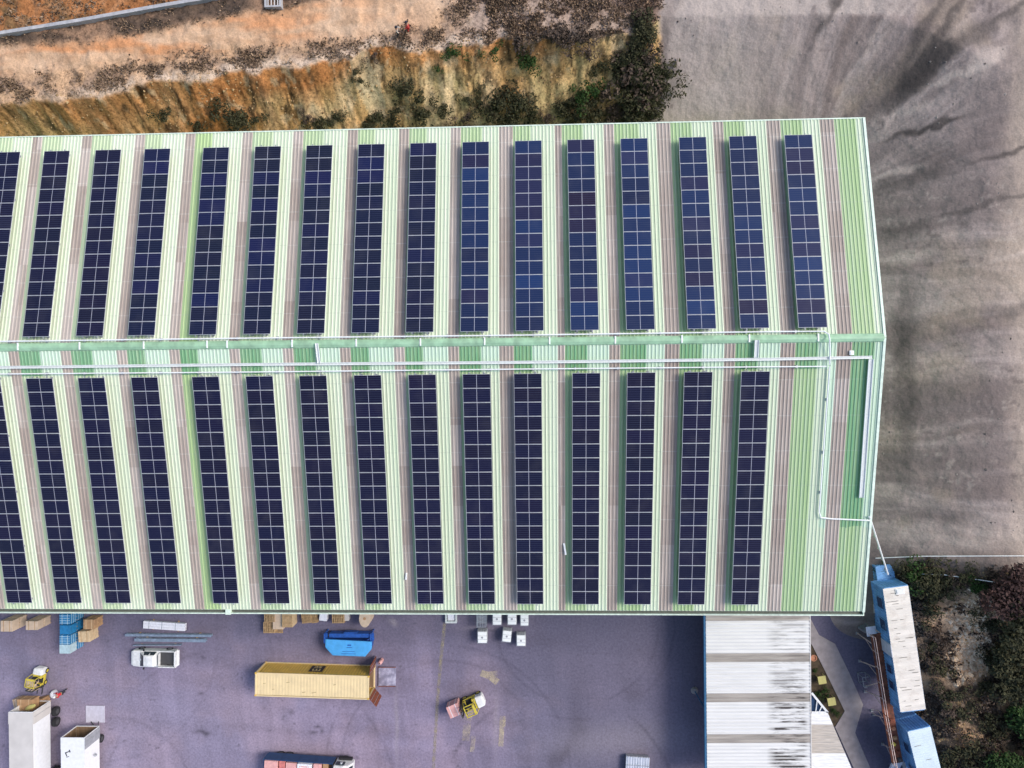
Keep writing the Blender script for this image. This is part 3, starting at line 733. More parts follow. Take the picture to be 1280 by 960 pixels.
tmp = mb.build('solar_panel', ['solar', 'frame']); PANEL_ME = tmp.data; bpy.data.objects.remove(tmp)
def cell_mesh(name, mb, m):
    t = mb.build(name, m); me = t.data; bpy.data.objects.remove(t); return me
XT = [-47.15, -42.72, -38.15, -33.78, -28.61, -24.07, -19.59, -15.09, -10.62, -6.14, -1.65, 2.8, 7.28, 12.18, 16.37, 20.96]
XB = [-47.2, -42.7, -38.24, -33.73, -28.56, -24.04, -19.56, -15.02, -10.5, -6.04, -1.85, 2.91, 7.36, 11.94, 16.5]
LEGS = {}; RAILS = {}
def solar_array(s, i, n, x, d0, cnt, pitch=1.188, e=.69):
    w_, r_ = SL[s]; l = math.hypot(w_, r_)
    half = 'upper' if s == 1 else 'lower'
    k = n-1-i
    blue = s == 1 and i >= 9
    dist = abs(x-0)
    look = 'bluish' if blue else 'dark navy'
    lab = '%s solar array on the %s roof slope, %s' % (look, half, nth(k, n, 'right') if k < 8 else nth(i, n, 'left'))
    base = slope_pt(x+PW/2, d0, s, 0)
    t = thing('solar_array', lab, 'solar array', base, 0, 'solar arrays of the %s roof slope' % half)
    tilt = -s*math.atan2(r_, w_)                                    # slope runs down to +y for s=1
    t.rotation_euler = (tilt, 0, 0)
    L = cnt*pitch
    sg = 1 if s == 1 else -1
    for q in range(cnt):
        o = bpy.data.objects.new('solar_panel', PANEL_ME); COL.objects.link(o); o.parent = t
        o.location = (random.uniform(-.008, .008), sg*(pitch*(q+.5)), e-.04)
        o.rotation_euler = (R(random.gauss(0, .25)), R(random.gauss(0, .25)), 0)
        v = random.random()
        if blue:  # sky reflection painted into the panel colour, stronger toward the right
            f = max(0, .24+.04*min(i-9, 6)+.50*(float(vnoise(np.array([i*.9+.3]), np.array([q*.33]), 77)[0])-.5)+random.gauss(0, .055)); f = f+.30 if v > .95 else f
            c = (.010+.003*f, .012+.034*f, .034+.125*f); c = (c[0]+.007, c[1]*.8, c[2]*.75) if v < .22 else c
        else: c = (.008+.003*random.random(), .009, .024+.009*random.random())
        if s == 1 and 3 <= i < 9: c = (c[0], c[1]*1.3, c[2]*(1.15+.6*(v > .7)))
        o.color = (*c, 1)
    if cnt not in RAILS:
        RAILS[cnt] = cell_mesh('mounting_rail', MB().bx(-.03, .03, -.15, L+.15, e-.12, e-.045), 'steel')
        LEGS[cnt] = cell_mesh('support_leg', MB().tube((0, 0, 0), (0, 0, e-.12), .03, 6).bx(-.09, .09, -.09, .09, 0, .05), 'steel')
    for dx in (-.62, .62):
        o = bpy.data.objects.new('mounting_rail', RAILS[cnt]); COL.objects.link(o); o.parent = t; o.location = (dx, 0 if sg == 1 else -L, 0)
        for q in range(5):
            g = bpy.data.objects.new('support_leg', LEGS[cnt]); COL.objects.link(g); g.parent = t; g.location = (dx, sg*(.1+(L-.2)*q/4), 0)
    return t
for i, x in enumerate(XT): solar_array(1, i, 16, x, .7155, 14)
for i, x in enumerate(XB): solar_array(-1, i, 15, x, 2.5423, 17)

# conduits, cable tray, short crossings
def on_roof(px, py, e):
    z = ZR
    for k in range(20):
        p = at(px, py, z); s = 1 if p.y > YR else -1; w_, r_ = SL[s]
        z = ZR-abs(p.y-YR)*r_/w_+e
    return at(px, py, z)
cA = [on_roof(*p, .32) for p in [(-60, 427.5), (320, 422.5), (640, 419), (960, 414.5), (1030, 414)]]+[on_roof(1036, 418, .36), on_roof(1037, 424, .55), on_roof(1037.5, 440, .32), on_roof(1037, 456, .32)]
cB = [on_roof(*p, .32) for p in [(-60, 468), (320, 465), (640, 461.5), (960, 458.5), (1033, 458)]]
cC = [on_roof(*p, .22) for p in [(1037, 458), (1031, 540), (1024, 640), (1026, 647), (1040, 648.5), (1087, 650.5)]]
def conduit(name, pts, r, lab, straps=0):
    b = pts[0]; t = thing(name, lab, 'pipe', b)
    MB().path([p-b for p in pts], r, 10).build('pipe', 'whitepipe', t)
    mb_n = 0
    for a, c in zip(pts[:-1], pts[1:]):
        n = int((c-a).length/3.2)
        for k in range(n):
            p = a+(c-a)*(k+.5)/max(n, 1)-b
            MB().bx(p.x-.06, p.x+.06, p.y-.12, p.y+.12, p.z-.30, p.z-r*.5).build('pipe_support', 'steel', t)
    return t
conduit('conduit_pipe', cA, .058, 'white conduit pipe running above the green ridge and bending down at its right end')
conduit('conduit_pipe', cB, .052, 'straight white conduit pipe just above the lower solar arrays')
conduit('conduit_pipe', cC, .06, 'white conduit pipe running down the right end of the lower roof slope')
cD = [on_roof(1087, 646, .3), at(1110, 718, 5.75)]
conduit('conduit_pipe', [cD[0], cD[1]], .08, 'slanting white pipe from the roof edge down to the blue cabin')
def tray(name, pts, w_, lab, cat):
    b = pts[0]; t = thing(name, lab, cat, b); m1 = MB(); m2 = MB()
    for a, c in zip(pts[:-1], pts[1:]):
        d = (c-a); n = Vector((-d.y, d.x, 0)).normalized(); up = n.cross(d.normalized()); up = up if up.z > 0 else -up
        A, C = a-b, c-b
        m1.bar(A, C, w_, .03)
        for sg in (-1, 1): m2.bar(A+n*sg*w_/2+up*.05, C+n*sg*w_/2+up*.05, .03, .1)
        k = int(d.length/3)
        for q in range(k): p = A+(C-A)*(q+.5)/k; m2.bar(p-n*w_*.5-up*.1, p+n*w_*.5-up*.1, .05, .05)
    m1.build('tray_base', 'tray', t); m2.build('tray_rails', 'whitepipe', t)
    return t
tray('cable_tray', [on_roof(*p, .2) for p in [(-60, 460), (320, 455.5), (640, 453), (960, 449), (1090, 446.5)]], .20, 'long pale grey cable tray crossing the roof below the ridge', 'cable tray')
tray('cable_tray', [on_roof(*p, .2) for p in [(1088.5, 449), (1082, 540), (1076.5, 622)]], .36, 'wide pale cable tray along the right edge of the roof', 'cable tray')
tray('cable_tray', [on_roof(*p, .28) for p in [(946, 425), (945, 447)]], .32, 'short pale tray below the ridge near the rightmost lower solar array', 'cable tray')
tray('cable_tray', [on_roof(*p, .28) for p in [(396, 429), (399, 454)]], .22, 'short pale tray below the ridge at the left half of the roof', 'cable tray')
# litter on the roof
for (px, py, lx, ly, rz, lab) in [(706, 686, .16, 1.0, .15, 'small white strip lying on the roof between two lower solar arrays'), (508, 720, .14, .6, -.1, 'small pale scrap lying on a brown roof sheet'), (1064, 441, .35, .35, 0, 'small white box on the roof right of the pipe bend')]:
    p = on_roof(px, py, .07)
    tag(MB().box((0, 0, .06), (lx, ly, .10), 0, rz).box((0, 0, .13), (lx*.7, ly*.8, .04), 0, rz).build('roof_scrap', 'whitepipe', None, p), lab, 'scrap')

# ------------------------------------------------------------------ yard things
def copy_at(o, loc, rz=None, label=None):
    c = copy_tree(o); c.location = loc
    if rz is not None: c.rotation_euler = (0, 0, rz)
    if label: c['label'] = label
    return c
def corner_box(px0, px1, py0, py1, ztop):
    """centre and plan size of a box whose TOP face covers these photo columns/rows"""
    a, b = at(px0, py0, ztop), at(px1, py1, ztop)
    return Vector(((a.x+b.x)/2, (a.y+b.y)/2, 0)), abs(b.x-a.x), abs(a.y-b.y)

# --- wooden pallets in stacks
def pallet_mesh(name='wooden_pallet', wx=1.2, wy=1.0):
    mb = MB()
    for k in range(7): x = -wx/2+.05+k*(wx-.1)/6; mb.bx(x-.05, x+.05, -wy/2, wy/2, .12, .144)
    for y in (-wy/2+.05, 0, wy/2-.05):
        mb.bx(-wx/2, wx/2, y-.04, y+.04, .098, .12)
        for x in (-wx/2+.07, 0, wx/2-.07): mb.bx(x-.06, x+.06, y-.045, y+.045, .022, .098)
        mb.bx(-wx/2, wx/2, y-.05, y+.05, 0, .022)
    return mb
pal = pallet_mesh().build('wooden_pallet', 'wood')
tag(pal, '', 'pallet'); first_pal = [True]
def pallets(px0, px1, py0, py1, n, where, z0=0., rz=0.):
    c, wx, wy = corner_box(px0, px1, py0, py1, z0+n*.15)
    for k in range(n):
        o = pal if first_pal[0] else pal.copy()
        if not first_pal[0]: COL.objects.link(o)
        first_pal[0] = False
        o.location = (c.x+random.uniform(-.03, .03), c.y+random.uniform(-.03, .03), z0+k*.147+.03); o.rotation_euler = (0, 0, rz+random.uniform(-.03, .03))
        o.scale = (wx/1.2, wy/1.0, 1)
        lv = 'topmost' if k == n-1 else ('lowest' if k == 0 else ORD[k]+' up')
        o['label'] = 'single slatted pallet '+where if n == 1 else 'slatted pallet, %s in the stack %s' % (lv, where); o['group'] = 'stacked wooden pallets'; o['category'] = 'pallet'
pallets(329, 343.5, 778, 791.5, 6, 'left of the pale timber boards')
pallets(330, 343, 767, 777.5, 9, 'at the eave, leftmost')
pallets(376.5, 388, 763, 779, 5, 'just left of the leaning one', rz=.12)
pallets(389, 396, 763, 779, 4, 'leaning left of the white box', rz=.12)
pallets(344, 354, 781, 791, 1, 'lying low below the boards')
pallets(415, 430, 765, 779, 7, 'above the blue skip')

# --- strapped boxes, crates
def crate(name, lab, cat, c, wx, wy, h, m, z0=.03, rz=0., slats=True, group=None, mslat=None):
    t = thing(name, lab, cat, (c.x, c.y, z0), rz, group)
    b = MB().bx(-wx/2, wx/2, -wy/2, wy/2, .1, h).build('box_body', m, t, bevel=.015)
    f = MB()
    for y in (-wy*.4, 0, wy*.4): f.bx(-wx/2, wx/2, y-.05, y+.05, 0, .098)
    f.build('skid', 'wood', t)
    if slats:
        sl = MB(); e = .012
        for x in (-wx*.25, wx*.25):
            sl.bx(x-.03, x+.03, -wy/2-e, wy/2+e, h, h+e); sl.bx(x-.03, x+.03, wy/2, wy/2+e, .1, h); sl.bx(x-.03, x+.03, -wy/2-e, -wy/2, .1, h)
        if m == 'crateblue':
            for y in (-.36, -.12, .12, .36): sl.bx(-wx/2+.02, wx/2-.02, y*wy-.025, y*wy+.025, h, h+.008)
            for z in (.3, .55, .8): sl.bx(wx/2, wx/2+.01, -wy/2, wy/2, h*z-.03, h*z+.03)
        sl.build('strap', mslat or m, t)
    return t
def stack(lab, px0, px1, py0, py1, ztop, n, m, name='crate', cat='crate', group=None, mslat=None, mtop=None, rz=0.):
    c, wx, wy = corner_box(px0, px1, py0, py1, ztop); h = ztop/n
    for k in range(n):
        lv = '' if n == 1 else (', top one' if k == n-1 else ', bottom one')
        cc = Vector((c.x+random.uniform(-.02, .02), c.y+random.uniform(-.02, .02), 0))
        crate(name, lab+lv, cat, cc, wx, wy, h-.004, (mtop if (mtop and k == n-1) else m), z0=.03+k*h, group=group, mslat=mslat, rz=rz)
stack('brown carton load at the left edge of the photo', 1, 16, 776, 789.5, 2.2, 2, 'cartonpale', group='carton loads by the eave', mslat='carton')
stack('brown carton load beside the leftmost blue crates', 32.5, 47.5, 776.5, 787.5, 2.1, 2, 'cartonpale', group='carton loads by the eave', mslat='carton')
stack('tan wooden crate nearest the eave, right of the blue crates', 104, 118, 774.5, 786.5, 1.6, 2, 'carton', group='tan crates', mslat='woodpale')
stack('tan wooden crate leaning out in front, right of the blue crates', 98, 112.5, 789, 802.5, 1.6, 2, 'woodpale', group='tan crates', mslat='carton', rz=.05)
for j, (y0, y1) in enumerate([(757, 767), (768, 780.5), (781.5, 793), (794, 805.5), (806, 817)]):
    pos = ['half hidden under the eave', 'just clear of the eave', 'second from the eave', 'third from the eave', 'furthest from the eave'][j]
    stack('blue slatted crate of the stack %s' % pos, 74.5, 88, y0, y1, 2.35, 2, 'crateblue', mtop='cratepale' if j == 4 else None, group='blue crates', mslat='cratepale' if j in (1, 3, 4) else 'crateblue')
c, wx, wy = corner_box(341, 354, 768, 781, 1.2)
crate('timber_bundle', 'pale timber boards stacked between slatted pallets under the eave', 'timber', c, wx, wy+1, 1.2, 'cartonpale', slats=False)
c, wx, wy = corner_box(352.5, 366, 764, 784, 1.5)
t = crate('timber_bundle', 'tan slatted timber bundle tied with dark straps under the eave', 'timber', c, wx, wy, 1.5, 'woodpale', slats=False)
sl = MB()
for k in range(9): x = -wx/2+.06+k*(wx-.12)/8; sl.bx(x-.03, x+.03, -wy/2, wy/2, 1.5, 1.54)
for y in (-.4, .3): sl.bx(-wx/2-.01, wx/2+.01, y-.03, y+.03, 1.541, 1.56)
sl.build('batten', 'wood', t)
c, wx, wy = corner_box(399.5, 409, 762, 776, .9)
crate('wrapped_box', 'small white wrapped box under the eave above the blue skip', 'box', c, wx, wy, .9, 'wrap', rz=-.12)
c, wx, wy = corner_box(430.5, 436, 764, 776, .8)
crate('wrapped_box', 'narrow greenish grey box beside the stacked pallets', 'box', c, wx, wy, .8, 'offwhite', slats=False)
c, wx, wy = corner_box(448.5, 463, 762, 784.5, 1.9)
t = thing('carton_roll', 'tall pale brown paper roll standing above the right end of the blue skip', 'paper roll', (c.x, c.y, .03))
MB().loft([[Vector((wx/2*math.cos(a)*k, wy/2*math.sin(a)*k, z)) for a in [2*math.pi*i/20 for i in range(20)]] for k, z in ((.96, 0), (1, .04), (1, 1.86), (.96, 1.9))]).build('roll_body', 'cartonpale', t)
MB().tube((0, 0, 1.9), (0, 0, 1.93), .16, 14).build('roll_core', 'carton', t)

# --- white bundle and steel beams
p0, p1 = at(178.7, 781, .55), at(231, 784.5, .55); c = (p0+p1)/2; L = (p1-p0).length; ang = math.atan2((p1-p0).y, (p1-p0).x)
t = thing('sheet_bundle', 'long white wrapped bundle with cross bands lying above the pickup', 'bundle', (c.x, c.y, .03), ang)
mb = MB()
for y in (-.28, 0, .28): mb.bx(-L/2, L/2, y-.135, y+.135, .12, .5)
mb.build('bundle_body', 'wrap', t, bevel=.02)
for x in (-L*.36, -L*.05, L*.27): MB().bx(x-.03, x+.03, -.43, .43, .10, .512).build('band', 'steel', t)
for x in (-L*.3, L*.3): MB().bx(x-.06, x+.06, -.65, .55, 0, .1).build('bearer', 'wood', t)
def steel_beam(pa, pb, z, w_, lab):
    a, b = at(*pa, z), at(*pb, z); c = (a+b)/2; L = (b-a).length; an = math.atan2((b-a).y, (b-a).x)
    t = thing('steel_beam', lab, 'beam', (c.x, c.y, .03), an, 'steel beams')
    mb = MB(); mb.bx(-L/2, L/2, -w_/2, w_/2, z-.06, z-.03); mb.bx(-L/2, L/2, -w_/2, w_/2, z-.40, z-.37); mb.bx(-L/2, L/2, -.02, .02, z-.37, z-.06)
    for k in range(6): x = -L/2+L*(k+.5)/6; mb.bx(x-.02, x+.02, -w_/2+.01, w_/2-.01, z-.36, z-.06)
    mb.build('beam_body', 'beam', t)
    for x in (-L*.35, L*.35): MB().bx(x-.08, x+.08, -w_*.7, w_*.7, 0, z-.40).build('bearer', 'wood', t)
steel_beam((156, 794), (264, 795), .6, .26, 'long blue grey steel beam, the upper of the two above the pickup')
steel_beam((168, 800), (257, 801), .6, .34, 'shorter blue grey steel beam lying just above the pickup')
steel_beam((166, 807), (226, 806.5), .46, .10, 'thin dark steel beam tucked against the pickup')

# --- pickup
def wheel(parent, x, y, r, w_, mrim='steel'):
    tr = MB().tube((x, y-w_/2, r), (x, y+w_/2, r), r, 18).build('wheel', 'black', parent)
    s_ = 1 if y > 0 else -1
    MB().tube((x, y+s_*w_*.3, r), (x, y+s_*(w_/2+.01), r), r*.6, 14).build('rim', mrim, tr)
def rsec(x, hw, zb, zt, rad=.12):
    P = [(-hw, zb), (-hw, zt-rad), (-hw+rad*.3, zt-rad*.3), (-hw+rad, zt), (0, zt+.02), (hw-rad, zt), (hw-rad*.3, zt-rad*.3), (hw, zt-rad), (hw, zb)]
    return [Vector((x, y, z)) for y, z in P]
c = (at(163.5, 822.5, .9)+at(221.5, 823.5, .9))/2
t = thing('pickup_truck', 'white double cab pickup with black load bed parked by the steel beams', 'pickup', (c.x, c.y, .02), R(-1))
body = MB()                                                        # nose points to -x
body.loft([rsec(-2.62, .62, .45, .72), rsec(-2.55, .80, .38, .93), rsec(-2.3, .90, .32, 1.02), rsec(-1.5, .93, .32, 1.10), rsec(-1.25, .93, .32, 1.14), rsec(.60, .93, .32, 1.14), rsec(.62, .93, .32, .78)])
body.bx(.62, 2.5, -.93, .93, .35, .62); body.bx(.62, 2.5, -.93, -.83, .62, 1.14); body.bx(.62, 2.5, .83, .93, .62, 1.14); body.bx(2.42, 2.55, -.93, .93, .45, 1.14); body.bx(2.55, 2.68, -.85, .85, .42, .58)
body.build('body', 'white', t, smooth=False)
def csec(x, hb, ht, zb, zt): return [Vector((x, y, z)) for y, z in ((-hb, zb), (-ht-.02, zt-.06), (-ht+.08, zt), (0, zt+.02), (ht-.08, zt), (ht+.02, zt-.06), (hb, zb))]
cab = MB().loft([csec(-1.42, .84, .80, 1.10, 1.16), csec(-.72, .86, .60, 1.10, 1.70), csec(-.2, .86, .60, 1.10, 1.77), csec(.35, .86, .60, 1.10, 1.74), csec(.62, .84, .62, 1.10, 1.45)]).build('cab', 'white', t)
gl = MB()
gl.add([(-1.40, -.74, 1.19), (-.76, -.55, 1.70), (-.76, .55, 1.70), (-1.40, .74, 1.19)], [(0, 1, 2, 3)])
gl.build('windscreen', 'glass', cab)
for s_ in (-1, 1):
    for a, b in ((-.80, -.20), (-.10, .46)):
        MB().add([(a-.15, s_*.865, 1.14), (b, s_*.865, 1.14), (b-.04, s_*.665, 1.63), (a+.06, s_*.665, 1.63)], [(0, 1, 2, 3)]).build('side_window', 'glass', cab)
    MB().box((-1.0, s_*1.03, 1.18), (.14, .2, .14)).build('mirror', 'black', t)
    MB().box((-2.50, s_*.70, .80), (.12, .28, .14)).build('headlight', 'glass', t)
MB().add([(.635, -.58, 1.16), (.635, .58, 1.16), (.632, .52, 1.40), (.632, -.52, 1.40)], [(0, 1, 2, 3)]).build('rear_window', 'glass', cab)
MB().bx(.66, 2.42, -.82, .82, .625, .70).build('bed_liner', 'darkgrey', t)
MB().path([(.78, -.8, 1.14), (.80, -.62, 1.52), (.80, .62, 1.52), (.78, .8, 1.14)], .035, 6).build('roll_bar', 'steel', t)
for x in (-1.65, 1.55):
    for y in (-.83, .83): wheel(t, x, y, .37, .25)

# --- forklifts
def forklift(name, lab, loc, rz, guard='yellow'):
    t = thing(name, lab, 'forklift', loc, rz)                      # forks point to +x
    cw = MB().loft([rsec(-1.25, .38, .35, .95, .12), rsec(-1.15, .52, .28, 1.10, .12), rsec(-.55, .55, .25, 1.12, .1)]); cw.build('counterweight', 'white', t, smooth=False)
    MB().bx(-.55, .75, -.55, .55, .28, .62).bx(-.55, -.15, -.5, .5, .62, 1.05).bx(.5, .75, -.5, .5, .62, .98).build('chassis', 'yellow', t, bevel=.03)
    MB().bx(-.14, .74, -.48, .48, .625, .65).bx(.52, .73, -.46, .46, .985, 1.0).build('floor_plate', 'black', t)
    MB().bx(-.28, .18, -.25, .25, 1.06, 1.16).bx(-.36, -.26, -.25, .25, 1.16, 1.55).build('seat', 'black', t, bevel=.03)
    MB().tube((.45, 0, .95), (.32, 0, 1.22), .02, 6).tube((.31, 0, 1.2), (.30, 0, 1.23), .17, 12).build('steering_wheel', 'black', t)
    g = MB()
    for y in (-.5, .5):
        g.bar((.7, y, .95), (.48, y, 2.1), .06, .06); g.bar((-.55, y, 1.05), (-.45, y, 2.1), .06, .06); g.bar((-.45, y, 2.1), (.48, y, 2.1), .07, .06)
    for x in (-.45, .48): g.bar((x, -.5, 2.1), (x, .5, 2.1), .08, .06)
    for y in (-.25, 0., .25): g.bar((-.45, y, 2.11), (.48, y, 2.11), .035, .03)
    g.build('overhead_guard', guard, t)
    MB().bx(-.52, -.30, -.42, .42, 2.13, 2.17).build('guard_plate', 'yellow', t)
    m_ = MB()
    for y in (-.36, .36): m_.bx(.86, .98, y-.05, y+.05, .1, 2.05)
    for z in (.5, 1.2, 2.0): m_.bx(.88, .96, -.31, .31, z, z+.1)
    m_.tube((.92, 0, .2), (.92, 0, 1.9), .05, 8)
    mo = m_.build('mast', 'darkgrey', t); MB().bx(.99, 1.04, -.5, .5, .25, .8).build('fork_carriage', 'darkgrey', t)
    for y in (-.28, .28): MB().bx(1.04, 2.1, y-.05, y+.05, .12, .16).build('fork', 'darkgrey', t)
    for x, y in ((.55, -.5), (.55, .5), (-.8, -.48), (-.8, .48)): wheel(t, x, y, .28, .2, 'yellow')
    return t
def scaled(t, k): t.scale = (k, k, k); return t
p = at(590, 878, .6)
f1 = forklift('forklift', 'yellow forklift carrying a pink load across the open yard', (p.x, p.y, .03), math.atan2(-13, -31)); scaled(f1, 1.18)
d = Vector((math.cos(f1.rotation_euler.z), math.sin(f1.rotation_euler.z), 0))
q = at(567.5, 888, 1.55)
crate('wrapped_load', 'pink topped wrapped load carried on the forks of the yard forklift', 'load', q, 1.35, 1.3, 1.45, 'cartonpink', z0=.22, rz=f1.rotation_euler.z, mslat='wrap')
p = at(49.5, 847, .6)
f2 = forklift('forklift', 'yellow forklift working behind the open grey white truck', (p.x, p.y, .03), R(-100)); scaled(f2, 1.0)
c, wx, wy = corner_box(32.5, 44, 850.5, 864, 1.25)
crate('carton_box', 'pale square carton beside the forklift behind the grey white truck', 'box', c, wx, wy, 1.2, 'cartonpale', slats=False)
c, wx, wy = corner_box(21, 41, 874.5, 888.5, 2.45)
crate('carton_load', 'long tan carton load sticking out of the open grey white lorry', 'box', c, wx, wy, 1.08, 'carton', z0=1.37, mslat='woodpale')
c, wx, wy = corner_box(16, 23.5, 874, 886, 1.0)
crate('carton_box', 'small tan carton at the left end of the long carton load', 'box', c, wx, wy, .95, 'cartonpale', mslat='carton', rz=.2)
p = at(38, 884, 2.6); tag(MB().loft([[Vector((.62*k*math.cos(a), .26*k*math.sin(a), z)) for a in [2*math.pi*i/12 for i in range(12)]] for k, z in ((.7, 0), (1, .08), (.95, .2), (.5, .28))]).build('sack', 'yelltable', None, (p.x, p.y, 2.47)), 'pale yellow sack on the tan carton load behind the truck', 'sack').rotation_euler = (0, 0, .4)
p = at(53, 876, .5); crate('wooden_crate', 'low brown crate behind the grey white lorry, right of the carton load', 'crate', p, 1.2, .8, 1.0, 'carton', slats=False, rz=.2)

# --- box lorries standing along the left edge
def lorry(lab, x0, x1, yrear, zf, ztop, L, mroof, mside, door_len, doorm):
    xc = (x0+x1)/2; W = x1-x0
    t = thing('box_lorry', lab, 'lorry', (xc, yrear, .02)); th = .05; h = W/2
    MB().bx(-h, h, -L, 0, ztop-th, ztop).build('box_roof', mroof, t)
    for s_ in (-1, 1): MB().bx(s_*h-(th if s_ > 0 else 0), s_*h+(0 if s_ > 0 else th), -L, 0, zf, ztop-th-.001).build('box_side', mside, t)
    MB().bx(-h+th, h-th, -L, -L+th, zf, ztop-th-.001).build('box_front', mside, t)
    MB().bx(-h+th, h-th, -L+th, 0, zf, zf+.1).build('box_floor', 'plywood', t)
    f = MB(); f.bx(-h-.012, -h+.07, 0, .05, zf-.05, ztop+.01); f.bx(h-.07, h+.012, 0, .05, zf-.05, ztop+.01); f.bx(-h+.07, h-.07, 0, .05, ztop-.09, ztop+.01); f.bx(-h+.07, h-.07, 0, .05, zf-.05, zf+.06)
    f.build('rear_frame', mside, t)
    for s_ in (-1, 1):
        dm = MB().bx(s_*(h+.05)-.03, s_*(h+.05)+.03, -door_len, -.03, zf, ztop-.02)
        dd = dm.build('rear_door', doorm, t)
        MB().tube((s_*(h+.10), -door_len*.4, zf+.1), (s_*(h+.10), -door_len*.4, ztop-.1), .02, 6).build('lock_rod', 'steel', dd)
    ch = MB().bx(-.45, -.3, -L-.3, -.2, zf-.3, zf-.01).bx(.3, .45, -L-.3, -.2, zf-.3, zf-.01)
    for k in range(5): ch.bx(-.3, .3, -L*(k+.5)/5-.05, -L*(k+.5)/5+.05, zf-.28, zf-.1)
    ch.build('chassis', 'darkgrey', t)
    return t, h, L
def side_wheels(t, h, ys, r=.5):
    for y in ys:
        for s_ in (-1, 1):
            w_ = MB().tube((s_*(h-.35), y, r), (s_*(h+.02), y, r), r, 18).build('wheel', 'black', t)
            MB().tube((s_*(h-.02), y, r), (s_*(h+.03), y, r), r*.55, 12).build('rim', 'darkgrey', w_)
def lorry_cab(t, h, L, zf, m):
    cb = MB().loft([[Vector((sx*(h-.05)*k, y, z)) for sx, z in ((-1, .5), (-1, zt-.2), (-.9, zt), (.9, zt), (1, zt-.2), (1, .5))] for y, k, zt in ((-L-.25, 1, 2.7), (-L-1.4, 1, 2.75), (-L-2.0, .96, 2.4), (-L-2.2, .93, 1.5))]).build('cab', m, t)
    MB().add([(-h*.85, -L-2.16, 1.62), (h*.85, -L-2.16, 1.62), (h*.83, -L-1.98, 2.35), (-h*.83, -L-1.98, 2.35)], [(0, 1, 2, 3)]).build('windscreen', 'glass', cb)
x0, x1, yr = at(11, 890.5, 3.9).x, at(41, 890.5, 3.9).x, at(30, 890.5, 3.9).y
t1, h, L = lorry('long grey white box lorry with its rear doors folded open at the left edge', x0, x1, yr, 1.25, 3.9, 8.6, 'offwhite', 'cargowhite', 1.3, 'offwhite')
side_wheels(t1, h+.28, (-1.5, -2.7, -8.2)); lorry_cab(t1, h, L, 1.25, 'white')
x0, x1, yr = at(76, 922.5, 3.4).x, at(105.5, 922.5, 3.4).x, at(90, 922.5, 3.4).y
t2, h, L = lorry('white box lorry with open rear showing its brown plywood inside', x0, x1, yr, .85, 3.4, 6.2, 'cargowhite', 'cargowhite', 1.25, 'ibcgrey')
side_wheels(t2, h, (-1.6, -5.6), .42); lorry_cab(t2, h, L, .85, 'white')
MB().bx(-h+.052, -h+.075, -5, -.05, 1.0, 3.3).bx(h-.075, h-.052, -5, -.05, 1.0, 3.3).bx(-h+.08, h-.08, -3.1, -3.0, .96, 3.2).build('lining', 'plywood', t2)
for c_, d_ in (((-.62, -1.55, 3.404), (.5, .1)), ((-.72, -1.8, 3.404), (.12, .42)), ((-.33, -1.42, 3.404), (.12, .3)), ((-.55, -2.05, 3.404), (.3, .07))):
    MB().box(c_, (d_[0], d_[1], .006), 0, .35).build('roof_mark', 'darkgrey', t2)
a, b = at(107.5, 882, .12), at(131, 903, .12)
lift = MB().bx(a.x-t2.location.x, b.x-t2.location.x, b.y-t2.location.y, a.y-t2.location.y, .06, .14).build('tail_lift', 'platepale', t2)
MB().bar((.6, .05, .7), ((a.x+b.x)/2-t2.location.x-.5, b.y-t2.location.y+.1, .14), .08, .08).bar((1.1, .05, .7), ((a.x+b.x)/2-t2.location.x+.4, b.y-t2.location.y+.1, .14), .08, .08).build('lift_arm', 'darkgrey', lift)
MB().ball((h+.3, -2.6, 2.0), .16).tube((h, -2.6, 2.0), (h+.3, -2.6, 2.0), .03, 6).build('mirror', 'steel', t2)

# --- yellow shipping container with open doors
zt = 2.9
A, B, C_, D = at(318.5, 841.5, zt), at(462.5, 846, zt), at(459.5, 873.5, zt), at(319.5, 868.5, zt)
c = (A+B+C_+D)/4; an = math.atan2((B-A).y, (B-A).x); L = ((B-A).length+(C_-D).length)/2; W = 2.46
t = thing('shipping_container', 'long yellow shipping container with open rust brown doors and black logo', 'container', (c.x, c.y, .03), an)
def corr(mb, a, b, n, depth, z0, z1, mi=0):
    a, b = Vector(a), Vector(b); d = (b-a)/n; nn = Vector((d.y, -d.x, 0)).normalized()*depth; P = []
    for k in range(n):
        P += [a+d*k, a+d*(k+.35), a+d*(k+.5)+nn, a+d*(k+.85)+nn]
    P.append(b)
    mb.add([Vector((p.x, p.y, z)) for p in P for z in (z0, z1)], [(2*i, 2*i+2, 2*i+3, 2*i+1) for i in range(len(P)-1)], mi)
for s_ in (-1, 1):
    mb = MB(); corr(mb, (-L/2+.1, s_*W/2, 0), (L/2-.1, s_*W/2, 0), 38, .036*s_, .18, zt-.08)
    mb.build('side_wall', 'gold', t)
mb = MB(); corr(mb, (-L/2, -W/2+.1, 0), (-L/2, W/2-.1, 0), 8, .036, .18, zt-.08); mb.build('end_wall', 'gold', t)
rf = MB(); n = 36
P = []
for k in range(n):
    x = -L/2+.1+(L-.2)*k/n; dx = (L-.2)/n; P += [(x, 0), (x+dx*.4, 0), (x+dx*.5, .012), (x+dx*.9, .012)]
P.append((L/2-.1, 0))
rf.add([(x, s_*(W/2-.08), zt-.05+z) for x, z in P for s_ in (-1, 1)], [(2*i, 2*i+1, 2*i+3, 2*i+2) for i in range(len(P)-1)])
rf.build('container_roof', 'cream', t)
fr = MB()
